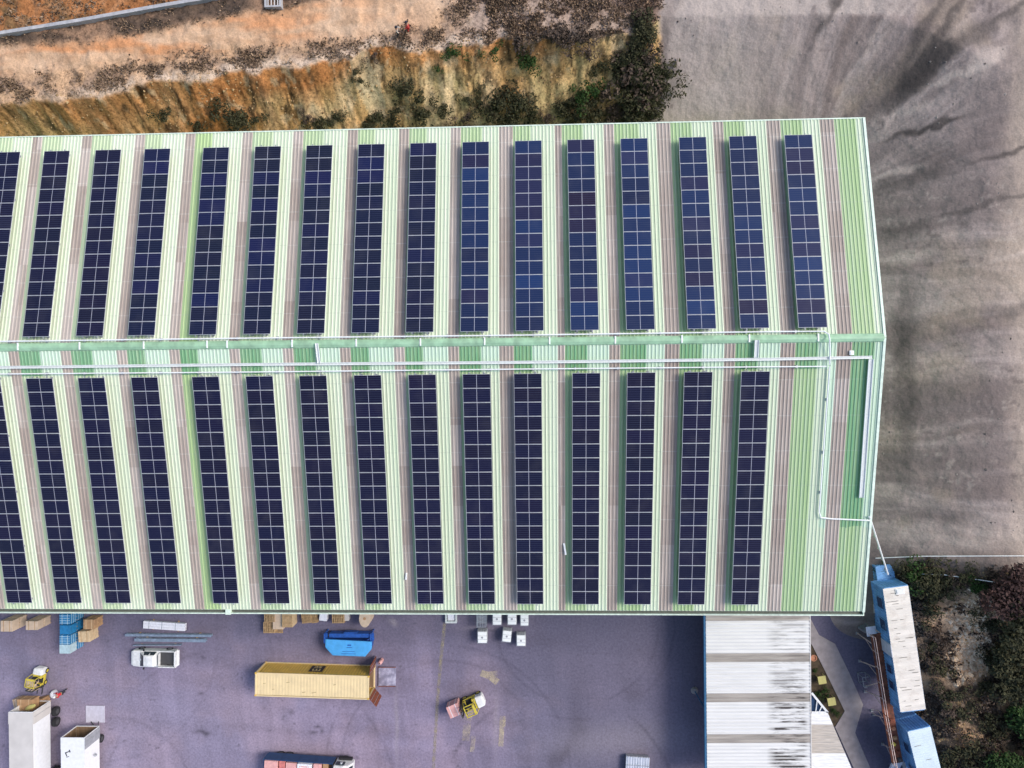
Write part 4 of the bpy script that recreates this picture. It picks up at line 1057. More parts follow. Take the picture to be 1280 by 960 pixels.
for s_ in (-1, 1):
    fr.bx(-L/2, L/2, s_*W/2-.07, s_*W/2+.04, zt-.09, zt); fr.bx(-L/2, L/2, s_*W/2-.06, s_*W/2+.04, 0, .17)
    for x in (-L/2+.06, L/2-.06): fr.bx(x-.085, x+.085, s_*W/2-.07, s_*W/2+.045, .17, zt-.09)
for x in (-L/2+.06, L/2-.06): fr.bx(x-.08, x+.08, -W/2+.07, W/2-.07, zt-.1, zt-.002); fr.bx(x-.08, x+.08, -W/2+.07, W/2-.07, 0, .16)
fr.build('frame', 'cream', t)
for sx in (-1, 1):
    for sy in (-1, 1):
        for z in (0, zt-.10): MB().box((sx*(L/2-.05), sy*(W/2-.03), z+.055), (.19, .18, .125)).build('corner_casting', 'gold', t)
MB().bx(-L/2+.1, L/2-.12, -W/2+.08, W/2-.08, .1, .17).build('floor', 'plywood', t)
d = MB().box((.6, 0, 0), (1.2, .06, 2.5), 0); do = d.build('door', 'rust', t, (L/2+.02, -W/2+.02, 1.5)); do.rotation_euler = (0, 0, R(-48))
l_ = MB()
for x in (.3, .8): l_.tube((x, .05, -1.2), (x, .05, 1.2), .025, 6)
l_.build('lock_rod', 'steel', do)
d = MB().box((.6, 0, 0), (1.2, .06, 2.5), 0); do = d.build('door', 'rust', t, (L/2+.02, W/2-.02, 1.5)); do.rotation_euler = (0, 0, R(84))
l_ = MB()
for x in (.3, .8): l_.tube((x, -.05, -1.2), (x, -.05, 1.2), .025, 6)
l_.build('lock_rod', 'steel', do)
def text(body, size, parent, loc, rot, m, ext=.004, name='lettering', sx=1., bold=0.):
    cu = bpy.data.curves.new(name, 'FONT'); cu.body = body; cu.size = size; cu.extrude = ext; cu.align_x = 'CENTER'; cu.align_y = 'CENTER'; cu.offset = bold
    tmp = bpy.data.objects.new(name, cu); COL.objects.link(tmp)
    dg = bpy.context.evaluated_depsgraph_get(); dg.update()
    me = bpy.data.meshes.new_from_object(tmp.evaluated_get(dg)); bpy.data.objects.remove(tmp)
    me.materials.clear(); me.materials.append(M[m])
    o = bpy.data.objects.new(name, me); COL.objects.link(o); o.parent = parent; o.location = loc; o.rotation_euler = rot; o.scale = (sx, 1, 1)
    return o
M['logoblack'] = mat('logo_black', (.015, .014, .012), .5)
lx = (Matrix.Rotation(-an, 3, 'Z') @ (at(396.5, 836.5, 1.5)-Vector((c.x, c.y, 0)))).x
MB().bx(lx-.75, lx+.75, W/2+.048, W/2+.054, .70, 2.25).build('logo_panel', 'logoblack', t)
M['logogold'] = mat('logo_gold', (.60, .46, .2), .5)
text('m', 1.05, t, (lx, W/2+.056, 1.86), (R(90), 0, R(180)), 'logogold', sx=1.25, bold=.01)
text('sc', .98, t, (lx, W/2+.056, 1.12), (R(90), 0, R(180)), 'logogold', sx=1.1, bold=.01)
for x, y, s_ in ((-L*.42, .1, .3), (-L*.34, -.5, .25), (-L*.21, .3, .35), (L*.2, .2, .3), (-L*.07, -.72, .35), (L*.02, -.72, .5)):
    MB().box((x, y, zt-.022), (s_, .06, .004), 0, .2).build('roof_scratch', 'scratch', t)
a, b = at(473, 834, .25), at(494.5, 858.5, .25); cx, cy = (a.x+b.x)/2, (a.y+b.y)/2; wx, wy = b.x-a.x, a.y-b.y
tr = thing('loading_ramp', 'scuffed pale metal loading ramp at the open end of the yellow container', 'ramp', (cx, cy, .03), an)
MB().add([(-wx/2, -wy/2, .0), (wx/2, -wy/2, .0), (wx/2, wy/2, .0), (-wx/2, wy/2, .0), (-wx/2, -wy/2, .2), (wx/2, -wy/2, .06), (wx/2, wy/2, .06), (-wx/2, wy/2, .2)], [(0, 1, 2, 3), (4, 5, 6, 7), (0, 1, 5, 4), (2, 3, 7, 6), (0, 3, 7, 4), (1, 2, 6, 5)]).build('ramp_plate', 'plateramp', tr)
for s_ in (-1, 1): MB().bar((-wx/2, s_*(wy/2-.03), .22), (wx/2, s_*(wy/2-.03), .08), .06, .12).build('ramp_kerb', 'rust', tr)
p = at(476.5, 826, .4)
t_ = thing('gas_cylinder', 'small rusty pink cylinder standing beside the open container end', 'cylinder', (p.x, p.y, .03))
MB().loft([[Vector((r_*math.cos(a), r_*math.sin(a), z)) for a in [2*math.pi*i/12 for i in range(12)]] for r_, z in ((.2, 0), (.22, .05), (.22, .9), (.16, 1.0), (.08, 1.05))]).build('cylinder_body', 'cartonpink', t_)
MB().tube((0, 0, 1.05), (0, 0, 1.18), .05, 8).build('valve', 'darkgrey', t_)

# --- blue skip
zt = 1.6
pts = [(407, 799), (464.5, 802), (464.5, 811), (456.5, 820.5), (416, 819), (407, 809)]
W_ = [at(px, py, zt) for px, py in pts]; c = sum(W_, Vector())/6
t = thing('skip', 'bright blue skip with chamfered corners between the pallets and the yellow container', 'skip', (c.x, c.y, .03))
top = [(p.x-c.x, p.y-c.y) for p in W_]
mb = MB(); bot = [(x*.94, y*.86-.05) for x, y in top]
mb.loft([[Vector((x, y, .1)) for x, y in bot], [Vector((x, y, zt-.06)) for x, y in top]]); mb.build('skip_body', 'blue', t)
mb = MB(); mb.loft([[Vector((x*1.01, y*1.01, zt-.05)) for x, y in top], [Vector((x*1.0, y*1.0, zt+.02)) for x, y in top], [Vector((x*.93, y*.9, zt+.05)) for x, y in top]])
ld = mb.build('lid', 'skylid', t)
MB().box((.1, .35, zt+.07), (.42, .12, .05)).box((.1, .1, zt+.06), (.6, .05, .03)).box((0, -.35, zt+.06), (1.4, .04, .03)).box((0, -.6, zt+.06), (1.6, .04, .03)).build('lid_rib', 'blue', ld)
x0 = min(x for x, y in top); x1 = max(x for x, y in top); y1 = max(y for x, y in top)
MB().bx(x0+.3, x1-.2, y1+.05, y1+.5, .3, 1.25).bx(x0+1.9, x0+3.4, y1+.5, y1+.62, .5, 1.2).build('hopper_back', 'blue', t, bevel=.03)
for x, lab in ((x0-.15, 'l'), (x1-.1, 'r')):
    f = MB()
    for yy in (y1-.45, y1+.55):
        f.bar((x, yy, 0), (x, yy, 1.5), .1, .1)
    f.bar((x, y1-.45, 1.5), (x, y1+.55, 1.5), .1, .1); f.bar((x, y1-.45, .2), (x, y1+.55, 1.4), .06, .06); f.bar((x, y1+.55, .2), (x, y1-.45, 1.4), .06, .06)
    f.bx(x-.22, x+.22, y1-.35, y1+.45, .9, 1.0); f.bar((x, y1+.1, 1.4), (x*.85, y1-.1, 1.5), .08, .08)
    f.build('end_frame', 'blue', t)

# --- IBC totes
def ibc(name, lab, px0, px1, py0, py1, kind='tank', rz=0., h=1.16):
    c, wx, wy = corner_box(px0, px1, py0, py1, h)
    t = thing(name, lab, 'tote' if kind == 'tank' else ('cage' if kind == 'cage' else 'tray'), (c.x, c.y, .03), rz, 'bulk liquid totes' if kind == 'tank' else None)
    if kind != 'tray':
        MB().bx(-wx/2, wx/2, -wy/2, wy/2, .10, .15).bx(-wx/2, -wx/2+.12, -wy/2, wy/2, 0, .10).bx(wx/2-.12, wx/2, -wy/2, wy/2, 0, .10).bx(-.06, .06, -wy/2, wy/2, 0, .10).build('pallet_base', 'ibcgrey', t)
    if kind == 'tank':
        tk = MB().bx(-wx/2+.05, wx/2-.05, -wy/2+.05, wy/2-.05, .16, h).build('tank', 'ibc', t, bevel=.06)
        MB().tube((0, 0, h), (0, 0, h+.05), .11, 14).build('cap', 'ibcgrey', tk)
        MB().tube((0, -wy/2, .25), (0, -wy/2-.12, .25), .05, 8).build('valve', 'darkgrey', tk)
    if kind == 'tray':
        MB().bx(-wx/2, wx/2, -wy/2, wy/2, 0, .10).build('tray_floor', 'ibcgrey', t)
        MB().bx(-wx/2, -wx/2+.16, -wy/2, wy/2, .1, h).bx(wx/2-.16, wx/2, -wy/2, wy/2, .1, h).bx(-wx/2+.16, wx/2-.16, -wy/2, -wy/2+.2, .1, h).bx(-wx/2+.16, wx/2-.16, wy/2-.2, wy/2, .1, h).build('tray_rim', 'tray', t)
        MB().bx(-wx*.3, wx*.3, -wy*.28, wy*.28, .1, h*.7).build('tray_load', 'wrap', t)
        return t
    g = MB(); r = .02
    for k in range(5):
        x = -wx/2+wx*k/4
        for y in (-wy/2, wy/2): g.bar((x, y, .15), (x, y, h), r)
    for k in range(1, 5):
        y = -wy/2+wy*k/5
        for x in (-wx/2, wx/2): g.bar((x, y, .15), (x, y, h), r)
    for z in (.3, .5, .7, .9, h-.01):
        for y in (-wy/2, wy/2): g.bar((-wx/2, y, z), (wx/2, y, z), r)
        for x in (-wx/2, wx/2): g.bar((x, -wy/2, z), (x, wy/2, z), r)
    if kind == 'cage':
        for k in range(4): x = -wx/2+wx*(k+.5)/4; g.bar((x, -wy/2, h), (x, wy/2, h), .07)
        for k in range(4): y = -wy/2+wy*k/3; g.bar((-wx/2, y, h+.03), (wx/2, y, h+.03), .07)
    else:
        for y in (-.2, .2): g.bar((-wx/2, y, h+.07), (wx/2, y, h+.07), .02)
    g.build('cage', 'ibcgrey' if kind == 'tank' else 'steel', t)
    return t
ibc('parts_tray', 'pale grey tray with raised rim standing under the eave', 556.5, 571, 766, 779, 'tray', h=.5)
ibc('wire_cage', 'empty grey wire cage under the eave, left of the white totes', 595.5, 608, 764, 783.5, 'cage')
ibc('bulk_tote', 'white tote just below the empty wire cage', 596.5, 609, 789, 804.5)
ibc('bulk_tote', 'white tote at the eave, right of the wire cage', 615.3, 627, 766, 781.7)
ibc('bulk_tote', 'white tote at the eave, between its two white neighbours', 634, 646, 766, 781.5)
ibc('bulk_tote', 'white tote at the eave, rightmost of the totes there', 650, 661, 768, 782.7)
ibc('bulk_tote', 'slightly turned white tote in the front row, between the outer two', 627.5, 639.5, 788, 803, rz=-.1)
ibc('bulk_tote', 'white tote in the front row furthest from the eave', 645.3, 657.3, 793.5, 808)

# --- dropside lorry at the bottom edge
a, b = at(330, 949, 2.0), at(415.5, 955, 2.0); an = math.atan2((b-a).y, (b-a).x); L = (b-a).length; W = 2.45
nn = Vector((math.sin(an), -math.cos(an), 0)); c = (a+b)/2+nn*W/2
t = thing('dropside_lorry', 'navy blue dropside lorry with white cab, loaded with pink and white cartons', 'lorry', (c.x, c.y, .02), an)
MB().bx(-L/2, L/2, -W/2+.03, W/2-.03, 1.05, 1.2).build('bed', 'plywood', t)
for s_ in (-1, 1):
    mb = MB().bx(-L/2, L/2, s_*W/2-.04, s_*W/2+.04, .62, 2.0)
    for k in range(5): x = -L/2+L*k/4; mb.bx(x-.05, x+.05, s_*W/2-.07, s_*W/2+.07, .95, 2.05)
    mb.build('drop_side', 'navy', t)
for x in (-L/2, L/2): MB().bx(x-.04, x+.04, -W/2+.04, W/2-.04, 1.0, 2.0).build('end_board', 'navy', t)
cb = MB().loft([[Vector((x, sy*(W/2-.08)*k, z)) for sy, z in ((-1, .5), (-1, zt-.25), (-.85, zt), (.85, zt), (1, zt-.25), (1, .5))] for x, k, zt in ((L/2+.2, 1, 2.35), (L/2+1.2, 1, 2.4), (L/2+1.75, .96, 2.1), (L/2+2.1, .93, 1.35))]).build('cab', 'white', t)
MB().add([(L/2+1.83, -.95, 1.98), (L/2+1.83, .95, 1.98), (L/2+2.12, .9, 1.42), (L/2+2.12, -.9, 1.42)], [(0, 1, 2, 3)]).build('windscreen', 'glass', cb)
MB().bx(L/2+.35, L/2+1.3, W/2-.07, W/2+.01, 1.4, 2.0).build('side_window', 'glass', cb)
MB().bx(L/2+.4, L/2+1.9, W/2-.05, W/2+.16, .55, 1.0).bx(L/2+.05, L/2+.18, -1.1, 1.25, .8, 2.2).build('cab_trim', 'black', t)
MB().ball((L/2+1.0, W/2+.22, 2.0), .16, sz=1.3).build('mirror', 'steel', t)
MB().bx(-L/2, L/2+2, -.5, -.35, .7, 1.0).bx(-L/2, L/2+2, .35, .5, .7, 1.0).build('chassis', 'darkgrey', t)
for x in (-L*.33, -L*.2, L/2+1.0):
    for y in (-1.0, 1.0): wheel(t, x, y, .48, .3, 'darkgrey')
RT = Matrix.Rotation(an, 3, 'Z')
loads = [(-L/2+.85, .1, 1.5, 2.2, .95, 'cartonpink', 'plain pink carton at the tail end of the dropside lorry'),
         (-L/2+2.05, .1, .7, 2.2, .85, 'cartonred', 'red carton second from the tail of the dropside lorry'),
         (-L/2+3.1, .55, 1.25, 1.1, .9, 'cartonpink', 'pink carton behind the white printed one on the dropside lorry'),
         (-L/2+3.1, -.6, 1.25, 1.1, .9, 'wrap', 'white carton in the middle of the dropside lorry, front side'),
         (-L/2+4.6, .35, 1.6, 1.6, 1.05, 'wrap', 'white carton with pink stripes in the middle of the dropside lorry'),
         (-L/2+4.6, -.85, 1.6, .6, .9, 'cartonred', 'low red carton beside the striped white carton on the lorry'),
         (-L/2+6.0, .2, .9, 2.0, .95, 'cartonpink', 'pink carton next to the orange one on the dropside lorry'),
         (-L/2+6.85, .1, .6, 2.2, .8, 'carton', 'orange brown carton just behind the white cab')]
for x, y, wx, wy, h, m_, lab in loads:
    if x+wx/2 > L/2-.06: x = L/2-.06-wx/2
    p = RT @ Vector((x, y, 0))+c
    o = crate('load_carton', lab, 'carton', p, wx-.04, wy-.04, h, m_, z0=1.23, rz=an, group='cartons on the dropside lorry', slats=m_ != 'carton')
    if 'pink stripes' in lab:
        for k in range(3): MB().bx(-.55, .5, .5-k*.42-.07, .5-k*.42+.07, h, h+.006).build('stripe', 'cartonpink', o)
        MB().bx(.15, .55, -.62, -.40, h, h+.006).build('print_mark', 'cabinblue', o)
# --- sheet metal stack at the bottom edge
a, b = at(782, 946, .9), at(811, 948, .9); an = math.atan2((b-a).y, (b-a).x); W = (b-a).length
c = (a+b)/2+Vector((0, -1.6, 0))
t = thing('sheet_stack', 'stack of shiny ribbed metal sheets at the bottom edge of the yard', 'metal sheets', (c.x, c.y, .03), an)
mb = MB(); P = []
for k in range(9):
    x = -W/2+W*k/9; P += [(x, 0), (x+W/9*.5, .0), (x+W/9*.62, .05), (x+W/9*.88, .05)]
P.append((W/2, 0))
for lv in range(3):
    z = .62+lv*.08; o_ = .04*(lv % 2)
    mb.add([(x+o_, y, z+h) for x, h in P for y in (-1.6, 1.6)], [(2*i, 2*i+1, 2*i+3, 2*i+2) for i in range(len(P)-1)])
mb.build('sheets', 'sheetmetal', t)
MB().bx(-W/2+.02, W/2-.02, -1.55, 1.55, .12, .60).build('sheet_pack', 'steel', t)
for y in (-1.1, 1.1): MB().bx(-W/2, W/2, y-.06, y+.06, 0, .12).build('bearer', 'wood', t)
for y in (-.9, .7): MB().bx(-W/2-.02, W/2+.05, y-.03, y+.03, .845, .86).build('band', 'steel', t)

# ------------------------------------------------------------------ canopy
zc0, zc1 = 4.3, 4.0
xl, xr = at(883, 860, zc0).x, at(1012.5, 860, zc1).x
yt = slope_pt(0, slen(-1), -1).y+1.2; yb = at(950, 1000, zc0).y
t = thing('canopy_roof', 'white ribbed lean-to canopy with grey translucent strips and dark grime at its right edge', 'canopy', (xl, (yt+yb)/2, 0))
cy = (yt+yb)/2
yy = [at(940, v, 4.15).y for v in (816.5, 827.5, 866.5, 877.5, 917.5, 928.5, 968, 979, 1018)]
edges = [(yt, at(940, 776, 4.15).y, 'sky')]; prev = edges[0][1]
for k in range(0, 8, 2): edges.append((prev, yy[k], 'w')); edges.append((yy[k], yy[k+1], 'sky')); prev = yy[k+1]
def canopymat(name, base, g):
    m, nt, b = newmat(name); N, L = nt.nodes, nt.links
    def mth(op, a, b_=None):
        n = N.new('ShaderNodeMath'); n.operation = op
        for i, v in enumerate((a, b_)):
            if v is None: continue
            if isinstance(v, (int, float)): n.inputs[i].default_value = v
            else: L.new(v, n.inputs[i])
        return n.outputs[0]
    ge = N.new('ShaderNodeNewGeometry'); sp = N.new('ShaderNodeSeparateXYZ'); L.new(ge.outputs['Position'], sp.inputs[0])
    mp = N.new('ShaderNodeMapping'); mp.inputs['Scale'].default_value = (.22, 1.9, 0); L.new(ge.outputs['Position'], mp.inputs['Vector'])
    nz = N.new('ShaderNodeTexNoise'); nz.inputs['Scale'].default_value = 1.; nz.inputs['Detail'].default_value = 5; nz.inputs['Roughness'].default_value = .65; L.new(mp.outputs[0], nz.inputs['Vector'])
    mr = N.new('ShaderNodeMapRange'); L.new(sp.outputs[0], mr.inputs[0]); mr.inputs[1].default_value = xr-4.6; mr.inputs[2].default_value = xr-3.6; mr.inputs[3].default_value = 0; mr.inputs[4].default_value = 1
    mr2 = N.new('ShaderNodeMapRange'); L.new(sp.outputs[0], mr2.inputs[0]); mr2.inputs[1].default_value = xr-.7; mr2.inputs[2].default_value = xr-.25; mr2.inputs[3].default_value = 1; mr2.inputs[4].default_value = .15
    my = N.new('ShaderNodeMapRange'); L.new(sp.outputs[1], my.inputs[0]); my.inputs[1].default_value = at(940, 838, 4.1).y; my.inputs[2].default_value = at(940, 872, 4.1).y; my.inputs[3].default_value = .45; my.inputs[4].default_value = 1
    f = mth('MULTIPLY', mth('MULTIPLY', mr.outputs[0], mr2.outputs[0]), my.outputs[0])
    s_ = N.new('ShaderNodeValToRGB'); s_.color_ramp.elements[0].position = .47; s_.color_ramp.elements[1].position = .57; L.new(nz.outputs['Fac'], s_.inputs[0])
    rib = mth('LESS_THAN', mth('FRACT', mth('DIVIDE', sp.outputs[1], .36)), .55)
    f2 = mth('MULTIPLY', mth('MULTIPLY', f, s_.outputs[0]), mth('ADD', mth('MULTIPLY', rib, .55), .45))
    n2 = N.new('ShaderNodeTexNoise'); n2.inputs['Scale'].default_value = 1.2; n2.inputs['Detail'].default_value = 6; L.new(mp.outputs[0], n2.inputs['Vector'])
    r2 = N.new('ShaderNodeValToRGB'); r2.color_ramp.elements[0].position = .3; r2.color_ramp.elements[1].position = .7; r2.color_ramp.elements[0].color = (*[v*(1-g) for v in base], 1); r2.color_ramp.elements[1].color = (*base, 1); L.new(n2.outputs['Fac'], r2.inputs[0])
    mx = N.new('ShaderNodeMixRGB'); L.new(f2, mx.inputs['Fac']); L.new(r2.outputs[0], mx.inputs['Color1']); mx.inputs['Color2'].default_value = (.055, .045, .04, 1)
    gl_ = N.new('ShaderNodeMixRGB'); gl_.blend_type = 'MULTIPLY'; L.new(mth('MULTIPLY', rib, .22), gl_.inputs['Fac']); L.new(mx.outputs[0], gl_.inputs['Color1']); gl_.inputs['Color2'].default_value = (.62, .60, .58, 1)  # rib shading multiplied into the sheet colour
    L.new(gl_.outputs[0], b.inputs['Base Color']); b.inputs['Roughness'].default_value = .5
    return m
M['can_w'] = canopymat('canopy_white', (.76, .76, .755), .12); M['can_s'] = canopymat('canopy_translucent', (.46, .42, .38), .45)
def csheet(mb, ya, yb_, xa, xb, za, zb, xbf=None):
    n = max(1, round((ya-yb_)/.36)); pit = (ya-yb_)/n; pr = []
    for k in range(n):
        for f_, h_ in ((0, 0), (.45, 0), (.58, .055), (.85, .055)): pr.append((ya-(k+f_)*pit, h_))
    pr.append((yb_, 0)); vs_ = []
    for y, h_ in pr:
        xe = xbf(y) if xbf else xb
        vs_ += [Vector((xa, y, za+h_)), Vector((xe, y, za+(zb-za)*(xe-xa)/max(.01, (xb-xa))+h_))]
    mb.add([v-Vector((xl, cy, 0)) for v in vs_], [(2*i, 2*i+1, 2*i+3, 2*i+2) for i in range(len(pr)-1)])
rm = MB()
for a_, b_, k in edges:
    if k == 'w': csheet(rm, a_, b_, xl, xr, zc0, zc1)
    else:
        q = MB(); csheet(q, a_, b_, xl, xr, zc0+.01, zc1+.01); q.build('skylight_sheet', 'can_s', t)
rm.build('canopy_sheets', 'can_w', t)
MB().bx(-.22, -.02, yb-cy, yt-cy, zc0-.32, zc0+.02).build('edge_beam', 'bluesteel', t)
MB().bx(xr-xl+.0, xr-xl+.1, yb-cy, yt-cy, zc1-.2, zc1+.06).build('edge_trim', 'offwhite', t)
pc = at(868, 863, 0)
MB().tube((-.12, at(883, 886, 4).y-cy, zc0-.3), (pc.x-xl, pc.y-cy, 0), .06, 8).bar((-.12, at(883, 880, 4).y-cy, zc0-.3), ((pc.x-xl)*.55-.06, (pc.y+at(883, 886, 4).y)/2-cy, zc0*.5), .05).build('column', 'bluesteel', t)
MB().tube((pc.x-xl, pc.y-cy, 0), (pc.x-xl, pc.y-cy, .3), .42, 14, r2=.30).build('column_base', 'concrete', t)
for px_ in (0.5, .98):
    for fy in (.15, .5, .85):
        MB().bx((xr-xl)*px_-.1, (xr-xl)*px_+.1, yb+(yt-yb)*fy-cy-.1, yb+(yt-yb)*fy-cy+.1, 0, zc1-.05).build('column', 'bluesteel', t)
# small canopy beside it with a slanting edge
zl = 3.3
P0, P1 = at(1035, 891.5, zl), at(1068, 968, zl)
xf = lambda y: P0.x+(P1.x-P0.x)*(P0.y-y)/(P0.y-P1.y)
xl2 = xr+.12
t2 = thing('canopy_roof', 'smaller white and grey ribbed canopy with a slanting edge beside the footpath', 'canopy', (xl, cy, 0))
y_a, y_b, y_c, y_d = P0.y, at(1040, 906, zl).y, at(1040, 942, zl).y, at(1040, 1000, zl).y
M['can2_w'] = mat('small_canopy_white', (.80, .80, .79), .5, stretch=(.3, 3, 1), dirt=.2, dirtc=(.5, .45, .4)); M['can2_s'] = mat('small_canopy_grey', (.50, .45, .40), .6, var=.25, stretch=(.3, 3, 1))
q = MB(); csheet(q, y_a, y_b, xl2, P1.x, zl, zl-.1, xf); csheet(q, y_c, y_d, xl2, P1.x, zl, zl-.1, xf); q.build('canopy_sheets', 'can2_w', t2)
q = MB(); csheet(q, y_b, y_c, xl2, P1.x, zl, zl-.1, xf); q.build('skylight_sheet', 'can2_s', t2)
o_ = Vector((xl, cy, 0))
tri = [at(1014.5, 866, zl), at(1034.5, 890.5, zl), at(1014.5, 890.5, zl)]
MB().add([p-o_-Vector((0, 0, .15)) for p in tri]+[p-o_-Vector((0, 0, .25)) for p in tri], [(0, 1, 2), (3, 4, 5), (0, 1, 4, 3), (1, 2, 5, 4), (2, 0, 3, 5)]).build('blue_gable', 'window', t2)
mb = MB()
for a_, b_ in ((0, 1), (1, 2)): mb.bar(tri[a_]-o_, tri[b_]-o_, .22, .1)
for f_ in (.35, .65):
    mb.bar(tri[0].lerp(tri[1], f_)-o_, tri[2].lerp(tri[1], f_*.7)-o_, .09, .08)
mb.build('gable_frame', 'white', t2)
for px_, py_ in ((1036, 900), (1052, 940)):
    p = at(px_-3, py_, 3.2); MB().bx(p.x-xl-.08, p.x-xl+.08, p.y-cy-.08, p.y-cy+.08, 0, zl-.12).build('column', 'bluesteel', t2)

# flower bed things
for (px, py, lab) in [(1027.5, 850, 'yellow square table standing in the flower bed, the one nearer the warehouse'), (1039.5, 877, 'yellow square table standing in the flower bed, the one nearer the bend of the path')]:
    p = at(px, py, .75); tt = thing('garden_table', lab, 'table', (p.x, p.y, .08), R(10), 'yellow tables')
    MB().bx(-.43, .43, -.43, .43, .66, .71).build('table_top', 'yelltable', tt, bevel=.015)
    for x in (-.35, .35):
        for y in (-.35, .35): MB().bx(x-.03, x+.03, y-.03, y+.03, 0, .66).build('leg', 'yelltable', tt)
p = at(1016.5, 822, .4); tt = thing('flower_pot', 'terracotta flower pot at the upper end of the flower bed', 'flower pot', (p.x, p.y, .08))
MB().loft([[Vector((r_*math.cos(a), r_*math.sin(a), z)) for a in [2*math.pi*i/14 for i in range(14)]] for r_, z in ((.2, 0), (.32, .4), (.36, .42), (.36, .48), (.28, .48), (.25, .38))]).build('pot', 'terracotta', tt)

# ------------------------------------------------------------------ blue cabins and their gallery
def cabin(lab, nw, ne, L, z0, h, mroof, windows, shift_n=0., name='cabin', roof=True, west=()):
    zt = z0+h
    a, b = at(*nw, zt), at(*ne, zt); ax = (b-a).normalized(); an = math.atan2(ax.y, ax.x); W = (b-a).length
    return a, an, W
def build_cabin(lab, origin, an, W, L, z0, h, mroof, wins, doors, stains):
    t = thing('cabin', lab, 'cabin', (origin.x, origin.y, z0), an)     # local: x across, -y along
    for (p0, p1, n) in (((0, 0, 0), (W, 0, 0), 8), ((0, -L, 0), (0, 0, 0), 40), ((W, 0, 0), (W, -L, 0), 40), ((W, -L, 0), (0, -L, 0), 8)):
        mb = MB(); corr(mb, p0, p1, n, -.05, .1, h-.12); mb.build('wall', 'cabinblue', t)
    f = MB()
    for x in (0, W):
        for y in (0, -L): f.bx(x-.07, x+.07, y-.07, y+.07, 0, h-.1)
        f.bx(x-.07, x+.07, -L+.07, -.07, h-.12, h-.0); f.bx(x-.07, x+.07, -L+.07, -.07, 0, .1)
    for y in (0, -L): f.bx(.07, W-.07, y-.07, y+.07, h-.12, h-.0); f.bx(.07, W-.07, y-.07, y+.07, 0, .1)
    f.build('frame', 'cabinblue', t)
    rf = MB(); n = 46; P = []
    for k in range(n): y = -L*k/n; d_ = L/n; P += [(y, 0), (y-d_*.4, 0), (y-d_*.5, .025), (y-d_*.9, .025)]
    P.append((-L, 0))
    rf.add([(x, y, h+.01+z) for y, z in P for x in (-.05, W+.05)], [(2*i, 2*i+1, 2*i+3, 2*i+2) for i in range(len(P)-1)])
    r_ = rf.build('cabin_roof', mroof, t)
    rs = random.Random(int(L*10))
    for k in range(stains):
        y = -rs.uniform(.5, L-.3); k0 = round(y/(L/n))*(L/n)-.02; x0 = rs.choice([rs.uniform(.1, .9), rs.uniform(1.0, W-.5)]); l_ = rs.uniform(.2, .8)
        MB().bx(x0, min(W, x0+l_), k0-.018, k0+.018, h+.012, h+.0415).build('grime_streak', 'stain', r_)
    for y, w_, zb, hh in wins:
        wf = MB().bx(-.10, -.06, y-w_/2, y+w_/2, zb, zb+hh).build('window', 'window', t)
        MB().bx(-.12, -.101, y-w_/2-.06, y-w_/2, zb-.06, zb+hh+.06).bx(-.12, -.101, y+w_/2, y+w_/2+.06, zb-.06, zb+hh+.06).bx(-.12, -.101, y-w_/2, y+w_/2, zb+hh, zb+hh+.06).build('window_frame', 'cabinblue', wf)
    for y, w_, zb, hh in doors: MB().bx(-.13, -.06, y-w_/2, y+w_/2, zb, zb+hh).build('door', 'ac', t)
    return t
HC = 2.5
def frame_of(nw, ne, z):
    a, b = at(*nw, z), at(*ne, z); return a, math.atan2((b-a).y, (b-a).x), (b-a).length
oA, _, WA = frame_of((1104, 736), (1134.5, 734), 2*HC)
sA = at(1126, 890, 2*HC); dA = (sA-oA); LA = dA.length; anA = math.atan2(dA.y, dA.x)+math.pi/2
uA = Vector((math.cos(anA), math.sin(anA), 0)); vA = Vector((-math.sin(anA), math.cos(anA), 0))
build_cabin('upper blue cabin with long off white roof, stacked beside the warehouse corner', oA, anA, WA, LA, HC+.02, HC, 'cabinroof', [(-1.7, 1.1, .95, 1.1), (-4.0, 1.1, .95, 1.1), (-8.6, .9, 1.0, 1.0), (-10.3, .9, 1.0, 1.0)], [(-6.4, 1.3, .6, 2.0)], 30)
o2 = oA+vA*1.5+uA*.7; build_cabin('lower blue cabin under the long off white roofed one', Vector((o2.x, o2.y, 0)), anA, WA-.7, LA, .02, HC, 'cabinblue', [(-2.4, 1.0, .9, 1.1), (-9, 1.0, .9, 1.1)], [(-5, 1.0, .1, 2.1)], 0)
p = oA+uA*1.6-vA*.45; tag(MB().bx(-.45, .45, -.28, .28, 0, .06).bx(-.35, .35, -.2, .2, .06, .12).build('roof_hatch', 'white', None, (p.x, p.y, 2*HC+.06)), 'small white hatch at the upper end of the long cabin roof', 'hatch').rotation_euler = (0, 0, anA)
oB, _, WB = frame_of((1134.8, 914.5), (1162, 907.5), 2*HC-.3)
sB = at(1146.5, 962, 2*HC-.3); dB = (sB-oB); anB = math.atan2(dB.y, dB.x)+math.pi/2; LB = 12.2
uB = Vector((math.cos(anB), math.sin(anB), 0)); vB = Vector((-math.sin(anB), math.cos(anB), 0))
build_cabin('upper blue cabin with bluish white roof at the bottom edge', oB, anB, WB, LB, HC-.28, HC, 'cabinroof2', [(-2.2, 1.0, .95, 1.0), (-4.6, 1.0, .95, 1.0)], [], 14)
build_cabin('lower blue cabin under the bluish white roofed one', Vector((oB.x, oB.y, 0))+uB*.5, anB, WB-.5, LB, .02, HC-.32, 'cabinblue', [(-3, 1.0, .9, 1.0)], [(-6, 1.0, .1, 2.0)], 0)

